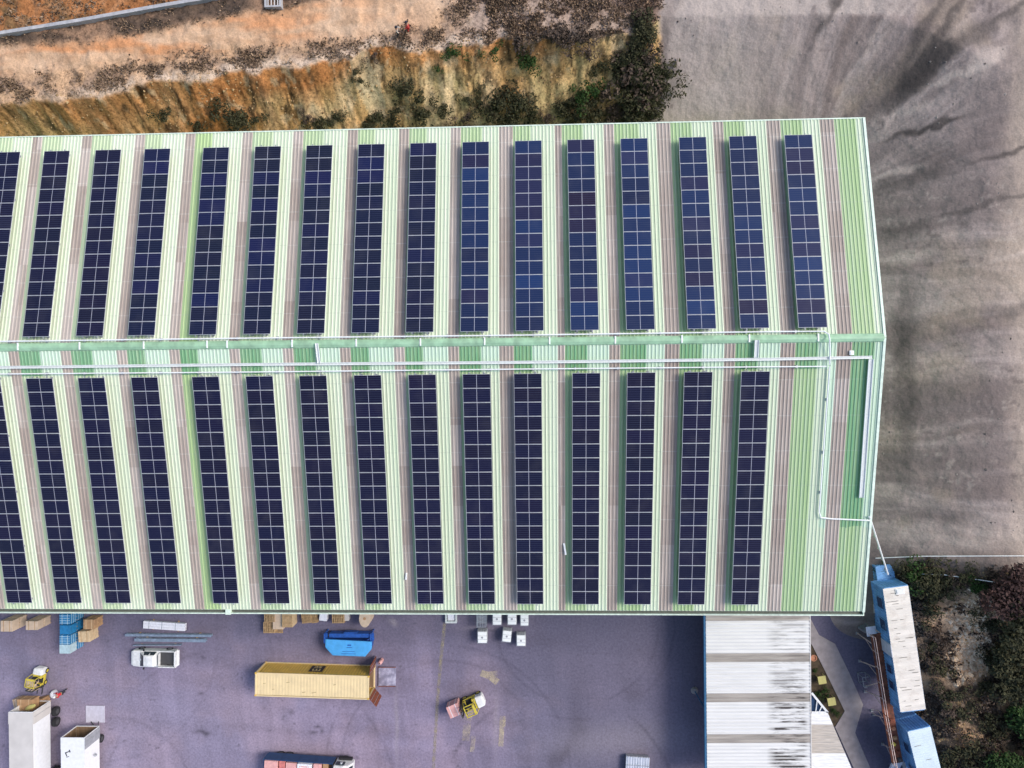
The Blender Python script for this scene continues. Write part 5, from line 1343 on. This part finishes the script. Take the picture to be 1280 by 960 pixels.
t = thing('gallery_walkway', 'rusty raised walkway with weathered railings along the blue cabins', 'walkway', (oA.x, oA.y, 0))
gz = 3.0; O = Vector((oA.x, oA.y, 0))
cl = [at(1094.5, 792, gz), at(1110, 890, gz), at(1121.5, 953, gz)]
half = .56
def offs(i):
    if i == 0: d = cl[1]-cl[0]
    elif i == 2: d = cl[2]-cl[1]
    else: d = (cl[1]-cl[0]).normalized()+(cl[2]-cl[1]).normalized()
    d = d.normalized(); return Vector((-d.y, d.x, 0))
mb = MB(); vs_ = []
for i in range(3):
    n = offs(i)
    for s_ in (-1, 1):
        for dz in (-.06, .06): vs_.append(cl[i]-O+n*half*s_+Vector((0, 0, dz)))
f_ = []
for i in range(2):
    a = 4*i; b = a+4
    f_ += [(a+1, a+3, b+3, b+1), (a, a+2, b+2, b), (a, a+1, b+1, b), (a+2, a+3, b+3, b+2)]
f_ += [(0, 1, 3, 2), (8, 9, 11, 10)]
mb.add(vs_, f_); deck = mb.build('deck', 'rustdeck', t)
rs = random.Random(5)
for s_ in (-1, 1):
    if s_ == 1: seg = [(0, 0.), (0, 1.), (1, 1.)]
    for i in range(2):
        a = cl[i]+offs(i)*half*s_*.95; b = cl[i+1]+offs(i+1)*half*s_*.95
        L_ = (b-a).length; n = max(2, int(L_/1.5))
        if s_ == 1 and i == 0: pass
        mbp = MB()
        rails = MB()
        for z in (.55, 1.05): rails.bar(a-O+Vector((0, 0, z)), b-O+Vector((0, 0, z)), .05)
        if s_ == -1: rails.build('railing', 'railpink', t)
        for k in range(n+1):
            p = a.lerp(b, k/n)-O
            if s_ == -1: MB().bar(p, p+Vector((0, 0, 1.08)), .05).build('railing_post', 'railpink', t)
feet = [((1071, 791), 0, .12), ((1074.5, 826), 0, .42), ((1082, 858), 0, .62), ((1081.5, 864), 0, .80), ((1089.5, 888), 0, .97), ((1092, 893), 1, .1), ((1103, 930), 1, .7)]
for (px, py), i, f in feet:
    a = cl[i].lerp(cl[i+1], f)-O-offs(1)*half*-.9*-1; foot = at(px, py, 0)-O
    MB().bar(foot, a, .09).build('support_post', 'railpink', t)
    MB().bar(foot.lerp(a, .55), a+(cl[i+1]-cl[i]).normalized()*.9, .05).build('brace', 'railpink', t)
    MB().box((foot.x, foot.y, .06), (.3, .3, .08)).build('foot_plate', 'steel', t)
a = at(1089, 789, gz); MB().box(a-O, (1.0, 1.0, .1), 0, anA).build('landing', 'ac', t)
b = at(1076.5, 782, .1)-O; a = a-O
st = MB(); n = 12
for k in range(n):
    p = a.lerp(b, (k+.5)/n); st.box(p, (.26, .8, .04), 0, math.atan2((b-a).y, (b-a).x))
nn = Vector((-(b-a).y, (b-a).x, 0)).normalized()*.42
for s_ in (-1, 1): st.bar(a+nn*s_, b+nn*s_, .06, .2)
st.build('stair', 'steel', t)
hr = MB()
for s_ in (-1, 1):
    hr.bar(a+nn*s_+Vector((0, 0, 1)), b+nn*s_+Vector((0, 0, 1)), .05)
    for k in range(4): p = a.lerp(b, k/3)+nn*s_; hr.bar(p, p+Vector((0, 0, 1)), .04)
hr.build('handrail', 'railpink', t)
e_ = cl[2]-O; st = MB(); d_ = (cl[2]-cl[1]).normalized(); n2_ = Vector((-d_.y, d_.x, 0))
for k in range(12): st.box(e_+d_*(.25+.25*k)-Vector((0, 0, .22*k+.1)), (1.0, .26, .04), 0, math.atan2(n2_.y, n2_.x))
for s_ in (-1, 1): st.bar(e_+n2_*.5*s_, e_+n2_*.5*s_+d_*3.1-Vector((0, 0, 2.6)), .06, .2); st.bar(e_+n2_*.5*s_+Vector((0, 0, 1)), e_+n2_*.5*s_+d_*3.1-Vector((0, 0, 1.6)), .05)
st.build('stair', 'ac', t)
for (px, py, lab) in [(1083.5, 852, 'square grey steel frame propped beside the walkway legs')]:
    p = at(px, py, 1.2); tt = thing('steel_frame', lab, 'frame', (p.x, p.y, .03), anA); m_ = MB()
    for z in (.05, 1.2):
        for a_, b_ in (((-.4, -.5), (.4, -.5)), ((.4, -.5), (.4, .5)), ((.4, .5), (-.4, .5)), ((-.4, .5), (-.4, -.5))): m_.bar((*a_, z), (*b_, z), .05)
    for x in (-.4, .4):
        for y in (-.5, .5): m_.bar((x, y, 0), (x, y, 1.2), .05)
    m_.build('frame_tube', 'steel', tt)
for k, f in enumerate((.15, .32, .5, .62, .78, .93)):
    p = cl[1].lerp(cl[2], f)+Vector((rs.uniform(-.1, .25), 0, gz+.065-cl[1].z)); 
    tag(MB().bx(-.16, .16, -.2, .2, 0, .18).bx(-.10, .10, -.14, .14, .18, .24).build('scrap_box', ['rust', 'terracotta', 'carton', 'yellow', 'rust', 'darkgrey'][k], None, p), '%s scrap box lying on the rusty walkway, %s' % (['rusty brown', 'orange', 'tan', 'yellow', 'small brown', 'dark grey'][k], nth(k, 6, 'upper end') if k else 'nearest the bend'), 'scrap box').rotation_euler = (0, 0, rs.uniform(0, 2))

# ------------------------------------------------------------------ things on the bank
def poly_tube(name, pts, r, m, lab, cat, lift=.05, kind=None):
    P = []
    for a, b in zip(pts[:-1], pts[1:]):
        n = max(2, int(math.hypot(b[0]-a[0], b[1]-a[1])/10))
        for k in range(n): P.append(ground_at(a[0]+(b[0]-a[0])*k/n, a[1]+(b[1]-a[1])*k/n)+Vector((0, 0, lift)))
    P.append(ground_at(*pts[-1])+Vector((0, 0, lift)))
    return tag(MB().path(P, r, 6).build(name, m), lab, cat)
poly_tube('hose', [(1093, 697), (1150, 694.5), (1290, 694)], .045, 'whitepipe', 'thin white hose running straight across the bare ground above the bushes', 'hose', .25)
poly_tube('hose', [(1136, 715.5), (1178, 717), (1240, 726)], .04, 'whitepipe', 'short thin white hose lying among the bushes behind the cabin', 'hose', .5)
# low concrete wall along the upper road
def wall_line():
    P = []
    for px in range(-60, 300, 15):
        py = np.interp(px, [-80, 0, 100, 200, 265, 300], [57, 45, 29, 11, 0, -6])
        P.append(ground_at(px, py, 7))
    t = thing('low_wall', 'low pale concrete wall along the dirt road in the upper left corner', 'wall', P[0])
    o = P[0]; mb = MB(); secs = []
    for i, p in enumerate(P):
        d = (P[min(i+1, len(P)-1)]-P[max(i-1, 0)]); n = Vector((-d.y, d.x, 0)).normalized()*.17
        q = p-o; secs.append([q-n-Vector((0, 0, .5)), q-n+Vector((0, 0, .55)), q+n+Vector((0, 0, .55)), q+n-Vector((0, 0, .5))])
    mb.loft(secs); mb.build('wall_body', 'kerb', t)
wall_line()
p = ground_at(343, 2, 7)
t = thing('concrete_pit', 'small square pale concrete pit with grate at the top edge beside the dirt road', 'pit', p)
mb = MB()
for x in (-.75, .75): mb.bx(x-.09, x+.09, -.8, .8, -.3, .5)
for y in (-.72, .72): mb.bx(-.66, .66, y-.08, y+.08, -.3, .5)
mb.build('pit_rim', 'kerb', t)
mb = MB()
for k in range(4): x = -.5+k*.33; mb.bx(x-.05, x+.05, -.64, .64, .36, .42)
mb.build('grate', 'offwhite', t)

# people -----------------------------------------------------------
def skin_obj(name, verts, edges, radii, m, parent, sub=1):
    me = bpy.data.meshes.new(name); me.from_pydata([tuple(v) for v in verts], edges, [])
    me.materials.append(M[m]); o = bpy.data.objects.new(name, me); COL.objects.link(o); o.parent = parent
    o.modifiers.new('skin', 'SKIN').use_smooth_shade = True
    s_ = o.modifiers.new('sub', 'SUBSURF'); s_.levels = sub; s_.render_levels = sub
    for v, r in zip(me.skin_vertices[0].data, radii): v.radius = (r, r) if not isinstance(r, tuple) else r; v.use_root = False
    me.skin_vertices[0].data[0].use_root = True
    return o
def person(lab, loc, rz, shirt, trousers, hat, pose):
    t = thing('person', lab, 'person', loc, rz)
    V, Ed, Ra = [], [], []
    def j(p, r, par=None):
        V.append(Vector(p)); Ra.append(r)
        if par is not None: Ed.append((par, len(V)-1))
        return len(V)-1
    lean = pose.get('lean', 0.)
    sh = lambda z: lean*(z-.95)
    pel = j((0, 0, .95), (.16, .11)); che = j((sh(1.25), 0, 1.25), (.17, .12), pel); up = j((sh(1.42), 0, 1.42), (.13, .1), che)
    nk = j((sh(1.5), 0, 1.5), .055, up); hd = j((sh(1.6)+.02, 0, 1.6), (.085, .095), nk); ht = j((sh(1.7)+.02, 0, 1.71), (.07, .085), hd)
    j((sh(1.6)+.125, 0, 1.6), .018, hd)
    arms = []
    for s_ in (-1, 1):
        hip = j((0, s_*.1, .88), (.1, .1), pel); f = pose.get('step', .12)*s_
        kn = j((f*.6+.03, s_*.11, .49), .065, hip); an_ = j((f, s_*.12, .09), .045, kn); j((f+.16, s_*.13, .04), .04, an_)
        so_ = j((sh(1.4), s_*.2, 1.40), .06, up); rc = pose.get('reach', (.15, .35))[0 if s_ < 0 else 1]
        el = j((sh(1.15)+rc*.3, s_*.27, 1.14), .045, so_); wr = j((sh(1.15)+rc, s_*.24, 1.14-.22+rc*.5), .033, el)
        pm = j((V[wr].x+.07, V[wr].y, V[wr].z-.03), (.028, .04), wr); arms.append((so_, el, wr))
        for k, l_ in enumerate((.062, .075, .08, .07)):
            y = V[pm].y+(k-1.5)*.019; q = j((V[pm].x+.05, y, V[pm].z-.01), .009, pm); q2 = j((V[pm].x+.05+l_*.5, y, V[pm].z-.03), .0085, q); j((V[pm].x+.05+l_*.8, y, V[pm].z-.06), .008, q2)
        th = j((V[pm].x+.005, V[pm].y-s_*.045, V[pm].z-.01), .01, wr); j((V[pm].x+.045, V[pm].y-s_*.06, V[pm].z-.03), .009, th)
    skin_obj('body', V, Ed, Ra, 'skin', t)
    jv = [V[0], V[1], V[2]]; je = [(0, 1), (1, 2)]; jr = [(.175, .13), (.19, .14), (.15, .12)]
    for so_, el, wr in arms:
        b = len(jv); jv += [V[so_], V[el], V[wr]]; je += [(2, b), (b, b+1), (b+1, b+2)]; jr += [.08, .062, .05]
    skin_obj('jacket', jv, je, jr, shirt, t)
    tv = [V[0]]; te = []; tr_ = [(.17, .13)]
    for s_ in (-1, 1):
        f = pose.get('step', .12)*s_; b = len(tv)
        tv += [Vector((0, s_*.1, .86)), Vector((f*.6+.03, s_*.11, .49)), Vector((f, s_*.12, .14))]; te += [(0, b), (b, b+1), (b+1, b+2)]; tr_ += [.115, .085, .065]
    skin_obj('trousers', tv, te, tr_, trousers, t)
    hx = V[hd].x; cap_ = MB(); cap_.loft([[Vector((hx+r_*1.12*math.cos(a), r_*math.sin(a), z)) for a in [2*math.pi*i/14 for i in range(14)]] for r_, z in ((.15, 1.68), (.125, 1.685), (.12, 1.74), (.085, 1.80), (.03, 1.82))])
    cap_.build('helmet' if hat != 'hair' else 'hair', 'darkcloth' if hat == 'hair' else hat, t, smooth=True)
    for s_ in (-1, 1): MB().ball((hx+.088, s_*.035, 1.635), .012, n=6).build('eye', 'black', t)
    return t
p = at(84, 862, 0); person('person in red jacket and dark trousers with white helmet beside the open lorry', (p.x, p.y, .03), R(195), 'red', 'darkcloth', 'white', {'lean': .45, 'step': .16, 'reach': (.5, .45)})
p = at(67, 867.5, .45); tag(MB().loft([[Vector((.34*k*math.cos(a), .42*k*math.sin(a), z)) for a in [2*math.pi*i/14 for i in range(14)]] for k, z in ((.7, 0), (1, .15), (1, .5), (.75, .72), (.3, .8))]).build('sack', 'wrap', None, (p.x, p.y, .03), smooth=True), 'white sack held up beside the person in the red jacket', 'sack')
p = ground_at(511.5, 38.5, 7); person('person in red clothes at the edge of the orange bank beside the dirt road', p, R(200), 'red', 'red', 'hair', {'step': .1})
p = ground_at(499, 44.5, 7); person('person in pale clothes standing left of the one in red on the bank', p, R(0), 'palecloth', 'darkcloth', 'hair', {'step': .1})

# ------------------------------------------------------------------ vegetation
def leaf_mesh(name, n, rx, ry, rz, size, lobes=5, seed=0, m='leaf_dark', base=.1, flat=.5):
    g = np.random.default_rng(seed)
    lc = np.stack([g.normal(0, .45, lobes)*rx, g.normal(0, .45, lobes)*ry, base+rz*(.35+.5*g.random(lobes))], -1)
    lr = .30+.35*g.random(lobes)
    k = g.integers(0, lobes, n); d = g.normal(size=(n, 3)); d /= np.linalg.norm(d, axis=1)[:, None]
    rad = lr[k]*(.55+.5*g.random(n)**.6)
    P = lc[k]+d*rad[:, None]*np.array([rx, ry, rz*.8])
    P[:, 2] = np.maximum(P[:, 2], .03)
    nr = d*.6+np.array([0, 0, flat])+g.normal(0, .5, (n, 3)); nr /= np.linalg.norm(nr, axis=1)[:, None]
    a = np.cross(nr, g.normal(size=(n, 3))); a /= np.linalg.norm(a, axis=1)[:, None]; b = np.cross(nr, a)
    s = size*(.6+.8*g.random(n))[:, None]
    co = np.stack([P-a*s, P-b*s*.5, P+a*s, P+b*s*.5], 1).reshape(-1, 3)
    me = bpy.data.meshes.new(name); fill_mesh(me, co, np.arange(4*n).reshape(n, 4)); me.materials.append(M[m])
    return me
def stem_mesh(name, h, n, seed, spread=.5, r=.03):
    rs = random.Random(seed); mb = MB()
    for k in range(n):
        a = rs.uniform(0, 6.28); mb.tube((rs.uniform(-.05, .05), rs.uniform(-.05, .05), -.1), (spread*math.cos(a)*rs.random(), spread*math.sin(a)*rs.random(), h*rs.uniform(.5, .9)), r, 5, r2=r*.4)
    t = mb.build(name, 'trunk'); me = t.data; bpy.data.objects.remove(t); return me
SH = {}
for m_ in ('leaf_dark', 'leaf_green', 'leaf_brown', 'leaf_maroon'):
    SH[m_] = [leaf_mesh('foliage', 420, 1, 1, .9, .11, 6, s_, m_) for s_ in (1, 2, 3, 4)]
STEM = [stem_mesh('stem', .8, 5, s_) for s_ in (1, 2)]
def shrub(px, py, r, m_, lab, group, zs=1.):
    p = ground_at(px, py, 2); t = thing('shrub', lab, 'shrub', p, random.uniform(0, 6.28), group)
    o = bpy.data.objects.new('foliage', random.choice(SH[m_])); COL.objects.link(o); o.parent = t; o.scale = (r, r*random.uniform(.85, 1.15), r*zs)
    o = bpy.data.objects.new('stem', random.choice(STEM)); COL.objects.link(o); o.parent = t; o.scale = (r, r, r*zs)
    return t
foot = [(206, 147, 1.0, 'd'), (250, 160, .8, 'd'), (277, 133, .9, 'd'), (293, 148, 1.5, 'd'), (303, 156, 1.5, 'd'), (320, 152, 1.0, 'd'), (385, 150, .8, 'b'), (396, 158, .9, 'd'), (412, 156, 1.0, 'd'), (425, 150, .8, 'd'), (462, 157, 1.0, 'd'), (472, 150, 1.0, 'd'), (495, 142, .9, 'd'), (492, 156, .9, 'd'), (531, 148, 1.2, 'd'), (527, 128, .9, 'd'), (553, 140, 1.0, 'd'), (587, 131, .9, 'd'), (600, 136, .9, 'd'), (583, 150, 1.0, 'b'), (622, 130, 1.4, 'd'), (634, 122, 1.3, 'd'), (645, 133, 1.6, 'd'), (657, 139, 1.4, 'd'), (668, 148, 1.0, 'd'), (618, 148, 1.2, 'd'), (640, 150, 1.2, 'd'), (683, 150, .8, 'b'), (705, 142, 1.3, 'd'), (716, 134, 1.3, 'd'), (727, 124, 1.2, 'g'), (738, 116, 1.3, 'g'), (735, 132, 1.4, 'd'), (742, 146, 1.2, 'd'), (722, 150, 1.2, 'd'), (757, 122, .9, 'b'), (765, 142, 1.0, 'b'), (512, 114, 1.2, 'd'), (500, 116, .8, 'd')]
foot.sort()
mm = {'d': 'leaf_dark', 'b': 'leaf_brown', 'g': 'leaf_green'}
for i, (px, py, r, k) in enumerate(foot):
    shrub(px, py, r*1.0, mm[k], '%s shrub at the foot of the ochre bank, %s' % ({'d': 'dark', 'b': 'dry brown', 'g': 'deep green'}[k], nth(i, len(foot), 'left')), 'shrubs at the foot of the ochre bank')
for (px, py, r, k, lab) in [(562, 68, .75, 'g', 'bright green tuft at the crest of the ochre bank, left of the round one'), (571, 70, .8, 'g', 'bright green shrub at the crest of the ochre bank, right of the tuft'), (617, 67, .75, 'g', 'small round green shrub alone near the top of the ochre bank'), (655, 78, 1.0, 'g', 'broad green shrub high on the ochre bank, its left clump'), (664, 83, 1.1, 'g', 'broad green shrub high on the ochre bank, its lower right clump'), (548, 88, .5, 'g', 'tiny green shrub halfway up the ochre bank'), (447, 92, .7, 'd', 'dark shrub on the ochre bank left of the pale gully'), (452, 102, .7, 'd', 'dark shrub hanging beside the pale gully'), (468, 72, .6, 'b', 'dry shrub just under the bank edge near the pale gully'), (599, 115, .6, 'd', 'small dark shrub alone halfway up the ochre bank'), (648, 60, 1.2, 'b', 'dry brown shrub hanging over the bank edge above the green clumps'), (690, 52, 1.3, 'b', 'dry brown shrub at the bank edge, left end of the overhanging row'), (705, 52, 1.3, 'b', 'dry brown shrub at the bank edge, second of the overhanging row'), (720, 50, 1.3, 'b', 'dry brown shrub at the bank edge, third of the overhanging row'), (735, 46, 1.2, 'b', 'dry brown shrub at the bank edge, right end of the overhanging row'), (736, 72, .8, 'b', 'dry shrub on the bank face below the overhanging row'), (752, 84, .8, 'd', 'dark shrub on the bank face left of the dark thicket'), (745, 92, .7, 'd', 'dark little shrub midway on the bank left of the thicket')]:
    shrub(px, py, r, mm[k], lab, None)
thick = [(802, 20, 1.1), (806, 32, 1.3), (800, 42, 1.3), (808, 52, 1.3), (798, 60, 1.3), (806, 70, 1.4), (790, 76, 1.2), (775, 80, 1.1), (800, 82, 1.6), (812, 88, 1.5), (786, 92, 1.6), (770, 96, 1.2), (802, 98, 1.8), (820, 98, 1.6), (832, 98, 1.2), (788, 106, 1.8), (810, 108, 1.8), (826, 108, 1.4), (780, 118, 1.5), (798, 120, 1.9), (816, 118, 1.6), (790, 132, 1.7), (806, 134, 1.7), (822, 130, 1.2), (800, 145, 1.5), (783, 145, 1.3), (815, 146, 1.2)]
thick.sort(key=lambda q: q[1])
for i, (px, py, r) in enumerate(thick):
    shrub(px, py, r, 'leaf_dark' if i % 5 else 'leaf_brown', 'dark bush in the thicket between ochre and grey bank, %s' % nth(i, len(thick), 'top').replace('topmost', 'uppermost'), 'bushes of the dark thicket', .9)
# overgrown corner at the lower right
TREE = {}
def tree(px, py, r, h, m_, lab, n=2600):
    p = ground_at(px, py, 1); t = thing('tree', lab, 'tree', p, random.uniform(0, 6.28), 'trees at the lower right corner')
    key = (m_, random.randint(0, 1))
    if key not in TREE:
        TREE[key] = leaf_mesh('crown', n, 1, 1, .75, .075, 14, 50+len(TREE), m_, base=.35, flat=.7)
        mb = MB(); rs = random.Random(len(TREE)); mb.tube((0, 0, -.2), (.02, .03, .55), .06, 8, r2=.04)
        for k in range(7): a = rs.uniform(0, 6.28); mb.tube((.02, .03, rs.uniform(.3, .55)), (.55*math.cos(a), .55*math.sin(a), rs.uniform(.65, .95)), .03, 6, r2=.008)
        q = mb.build('trunk', 'trunk'); TREE[key] = (TREE[key], q.data); bpy.data.objects.remove(q)
    o = bpy.data.objects.new('crown', TREE[key][0]); COL.objects.link(o); o.parent = t; o.scale = (r, r, h*.75)
    o = bpy.data.objects.new('trunk', TREE[key][1]); COL.objects.link(o); o.parent = t; o.scale = (r, r, h*.75)
for a in [(1262, 728, 2.4, 3.2, 'leaf_maroon', 'maroon brown tree, uppermost at the right edge'), (1248, 742, 1.8, 2.6, 'leaf_maroon', 'smaller maroon tree below the uppermost one at the right edge'), (1285, 745, 2.6, 3.5, 'leaf_dark', 'dark tree cut off by the right edge beside the maroon trees'), (1262, 775, 2.4, 3.6, 'leaf_dark', 'dark tree right of the pale bare patch, upper one'), (1250, 805, 2.0, 3.2, 'leaf_dark', 'dark tree leaning over the pale bare patch, middle one'), (1275, 810, 2.6, 4.0, 'leaf_dark', 'tall dark tree at the right edge, middle height'), (1248, 838, 2.2, 3.2, 'leaf_dark', 'dark tree right of the pale rubble, lower one'), (1272, 850, 2.4, 3.8, 'leaf_dark', 'dark tree just above the bright green one'), (1268, 885, 2.0, 3.4, 'leaf_green', 'bright green tree at the lower right edge'), (1285, 915, 2.2, 3.4, 'leaf_dark', 'dark tree below the bright green one at the right edge'), (1250, 952, 1.8, 2.6, 'leaf_green', 'olive green tree at the bottom edge near the right corner'), (1280, 955, 2.0, 3.0, 'leaf_dark', 'dark tree in the bottom right corner')]:
    tree(*a)
bush = [(1130, 712, 1.1, 'd'), (1142, 716, 1.4, 'g'), (1155, 722, 1.5, 'd'), (1166, 714, 1.2, 'd'), (1178, 724, 1.4, 'd'), (1192, 726, 1.2, 'b'), (1206, 722, 1.2, 'd'), (1215, 730, 1.3, 'g'), (1225, 738, .9, 'd'), (1150, 735, 1.4, 'd'), (1168, 742, 1.5, 'd'), (1146, 752, 1.2, 'b'), (1158, 765, 1.2, 'd'), (1152, 785, 1.3, 'b'), (1165, 790, 1.1, 'b'), (1160, 805, 1.2, 'd'), (1176, 806, 1.1, 'b'), (1160, 830, 1.1, 'b'), (1175, 835, 1.0, 'd'), (1168, 855, 1.0, 'b'), (1188, 865, 1.2, 'd'), (1205, 862, 1.0, 'b'), (1180, 885, 1.2, 'b'), (1200, 890, 1.3, 'd'), (1222, 880, 1.3, 'b'), (1190, 912, 1.1, 'b'), (1210, 935, 1.4, 'd'), (1192, 940, 1.2, 'd'), (1230, 925, 1.2, 'b'), (1225, 950, 1.3, 'd'), (1236, 900, 1.3, 'd'), (1218, 768, .8, 'd'), (1180, 955, 1.2, 'd'), (1178, 868, .8, 'd'), (1225, 755, 1.0, 'd'), (1234, 782, 1.2, 'd'), (1232, 820, 1.2, 'd'), (1228, 860, 1.2, 'd'), (1246, 915, 1.2, 'd'), (1238, 965, 1.2, 'd'), (1095, 712, .5, 'g'), (1102, 708, .5, 'g')]
bush.sort(key=lambda q: q[1])
for i, (px, py, r, k) in enumerate(bush):
    shrub(px, py, r, mm[k], '%s bush on the overgrown ground right of the cabins, %s' % ({'d': 'dark', 'b': 'dry brown', 'g': 'green'}[k], nth(i, len(bush), 'top').replace('topmost', 'uppermost')), 'bushes right of the cabins', .75)
for i, (px, py, r, where) in enumerate([(1022, 868, .45, 'by the blue gable of the small canopy'), (1030, 864, .5, 'midway between the two yellow tables'), (1033, 870, .45, 'just above the lower yellow table'), (1046, 892, .4, 'in the bottom corner of the bed'), (1019, 838, .35, 'between the flower pot and the upper yellow table'), (1041, 888, .35, 'just below the lower yellow table')]):
    p = at(px, py, .3); t = thing('bed_plant', 'low green plant in the flower bed, '+where, 'plant', (p.x, p.y, .07), i, 'plants of the flower bed')
    o = bpy.data.objects.new('foliage', SH['leaf_green'][i % 4]); COL.objects.link(o); o.parent = t; o.scale = (r, r, r)

# dry grass and low scrub, too many tufts to count
def tufts(name, mask, n, m, size, hmin, label, seed):
    g = np.random.default_rng(seed)
    w_ = mask.copy(); w_[(GX < -64) | (GX > 61) | (GY < -56) | (GY > 49)] = 0
    w_[:-1, :] *= (np.diff(GY, axis=0) < .3); w_ = w_.ravel(); w_ /= w_.sum()
    idx = g.choice(w_.size, n, p=w_)
    P = np.stack([GX.ravel()[idx]+g.uniform(-.13, .13, n), GY.ravel()[idx]+g.uniform(-.13, .13, n), GZ.ravel()[idx]+.02], -1)
    big = fbm(P[:, 0], P[:, 1], 1.2, 3, seed+1)
    a = g.uniform(0, 2*np.pi, n); s = size*(.5+1.3*g.random(n))*(.6+.9*big); d = np.stack([np.cos(a), np.sin(a), np.zeros(n)], -1)
    up = np.stack([g.normal(0, .6, n), g.normal(0, .6, n), hmin+g.random(n)], -1)
    up *= s[:, None]; b0 = P-d*s[:, None]*.5; b1 = P+d*s[:, None]*.5
    co = np.stack([b0, b1, b1+up*.8-d*s[:, None]*.3, b0+up], 1).reshape(-1, 3)
    me = bpy.data.meshes.new(name); fill_mesh(me, co, np.arange(4*n).reshape(n, 4)); me.materials.append(M[m])
    o = bpy.data.objects.new(name, me); COL.objects.link(o); tag(o, None, None, None, 'stuff')
tufts('dry_grass', VEG, 17000, 'grass_dry', .10, .5, '', 201)
tufts('dry_grass', VEG2, 20000, 'grass_dry', .10, .5, '', 203)
tufts('dry_grass', ABV*(fbm(GX, GY*1.5, 1.5, 5, 97) > .5), 16000, 'grass_dry', .10, .5, '', 205)
tufts('scrub', SE*(fbm(GX, GY, 2.2, 4, 131) > .47), 34000, 'leaf_brown', .14, .4, '', 207)
tufts('scrub', np.clip(FOOT, 0, 1)**2*(GX < XG+1), 12000, 'leaf_dark', .15, .4, '', 209)
def stones(name, mask, n, m, size, seed):
    g = np.random.default_rng(seed); w_ = np.clip(mask, 0, 1).copy(); w_[(GX < -64) | (GX > 61) | (GY < -56) | (GY > 49)] = 0
    w_ = w_.ravel(); w_ /= w_.sum(); idx = g.choice(w_.size, n, p=w_)
    P = np.stack([GX.ravel()[idx], GY.ravel()[idx], GZ.ravel()[idx]], -1)
    oc = np.array([[1, 0, 0], [0, 1, 0], [-1, 0, 0], [0, -1, 0], [0, 0, .8], [0, 0, -.6]]); s = size*(.3+g.random(n)**3*1.6)
    co = (P[:, None, :]+oc[None]*s[:, None, None]*(.6+.8*g.random((n, 6, 1)))).reshape(-1, 3)
    mb = [(0, 1, 4), (1, 2, 4), (2, 3, 4), (3, 0, 4), (1, 0, 5), (2, 1, 5), (3, 2, 5), (0, 3, 5)]
    f = (np.arange(n)[:, None, None]*6+np.array(mb)[None]).reshape(-1, 3)
    me = bpy.data.meshes.new(name); me.from_pydata(co.tolist(), [], f.tolist()); me.materials.append(M[m])
    o = bpy.data.objects.new(name, me); COL.objects.link(o); tag(o, None, None, None, 'stuff')
M['stone_tan'] = leafmat('stone_tan', (.22, .14, .07), (.55, .38, .2)); M['stone_grey'] = leafmat('stone_grey', (.12, .10, .095), (.42, .36, .32))
stones('stones', (GY > YTOE+.5)*(GX < XG)*(GY < np.interp(GX, *C_crest)+.6)*sstep(.4, .6, fbm(GX, GY, 3, 3, 401)), 3500, 'stone_tan', .09, 402)
stones('stones', (((GX > XG+.5)*(GY > YTOE+1))+((GX > XTOE+1)*(GY > -18)))*sstep(.5, .7, fbm(GX, GY, 5, 3, 403)), 500, 'stone_grey', .08, 404)
stones('stones', sstep(1.0, 2.0, GX-np.interp(-GY, -YARD_E[1], YARD_E[0]))*(GX > 32)*(GY < -19.5)*sstep(.45, .6, fbm(GX, GY, 2.5, 3, 405)), 4500, 'stone_tan', .12, 406)
M['stone_pale'] = leafmat('stone_pale', (.50, .36, .24), (.88, .70, .50))
stones('stones', np.exp(-ellip(GX, GY, 1212, 812, 1.2, 2.4, 3.0, 15)**2)+.8*np.exp(-ellip(GX, GY, 1195, 845, 1.2, 2.2, .8, -30)**2)+.5*np.exp(-ellip(GX, GY, 1210, 755, 1.2, 3, 2, 0)**2), 1400, 'stone_pale', .17, 408)
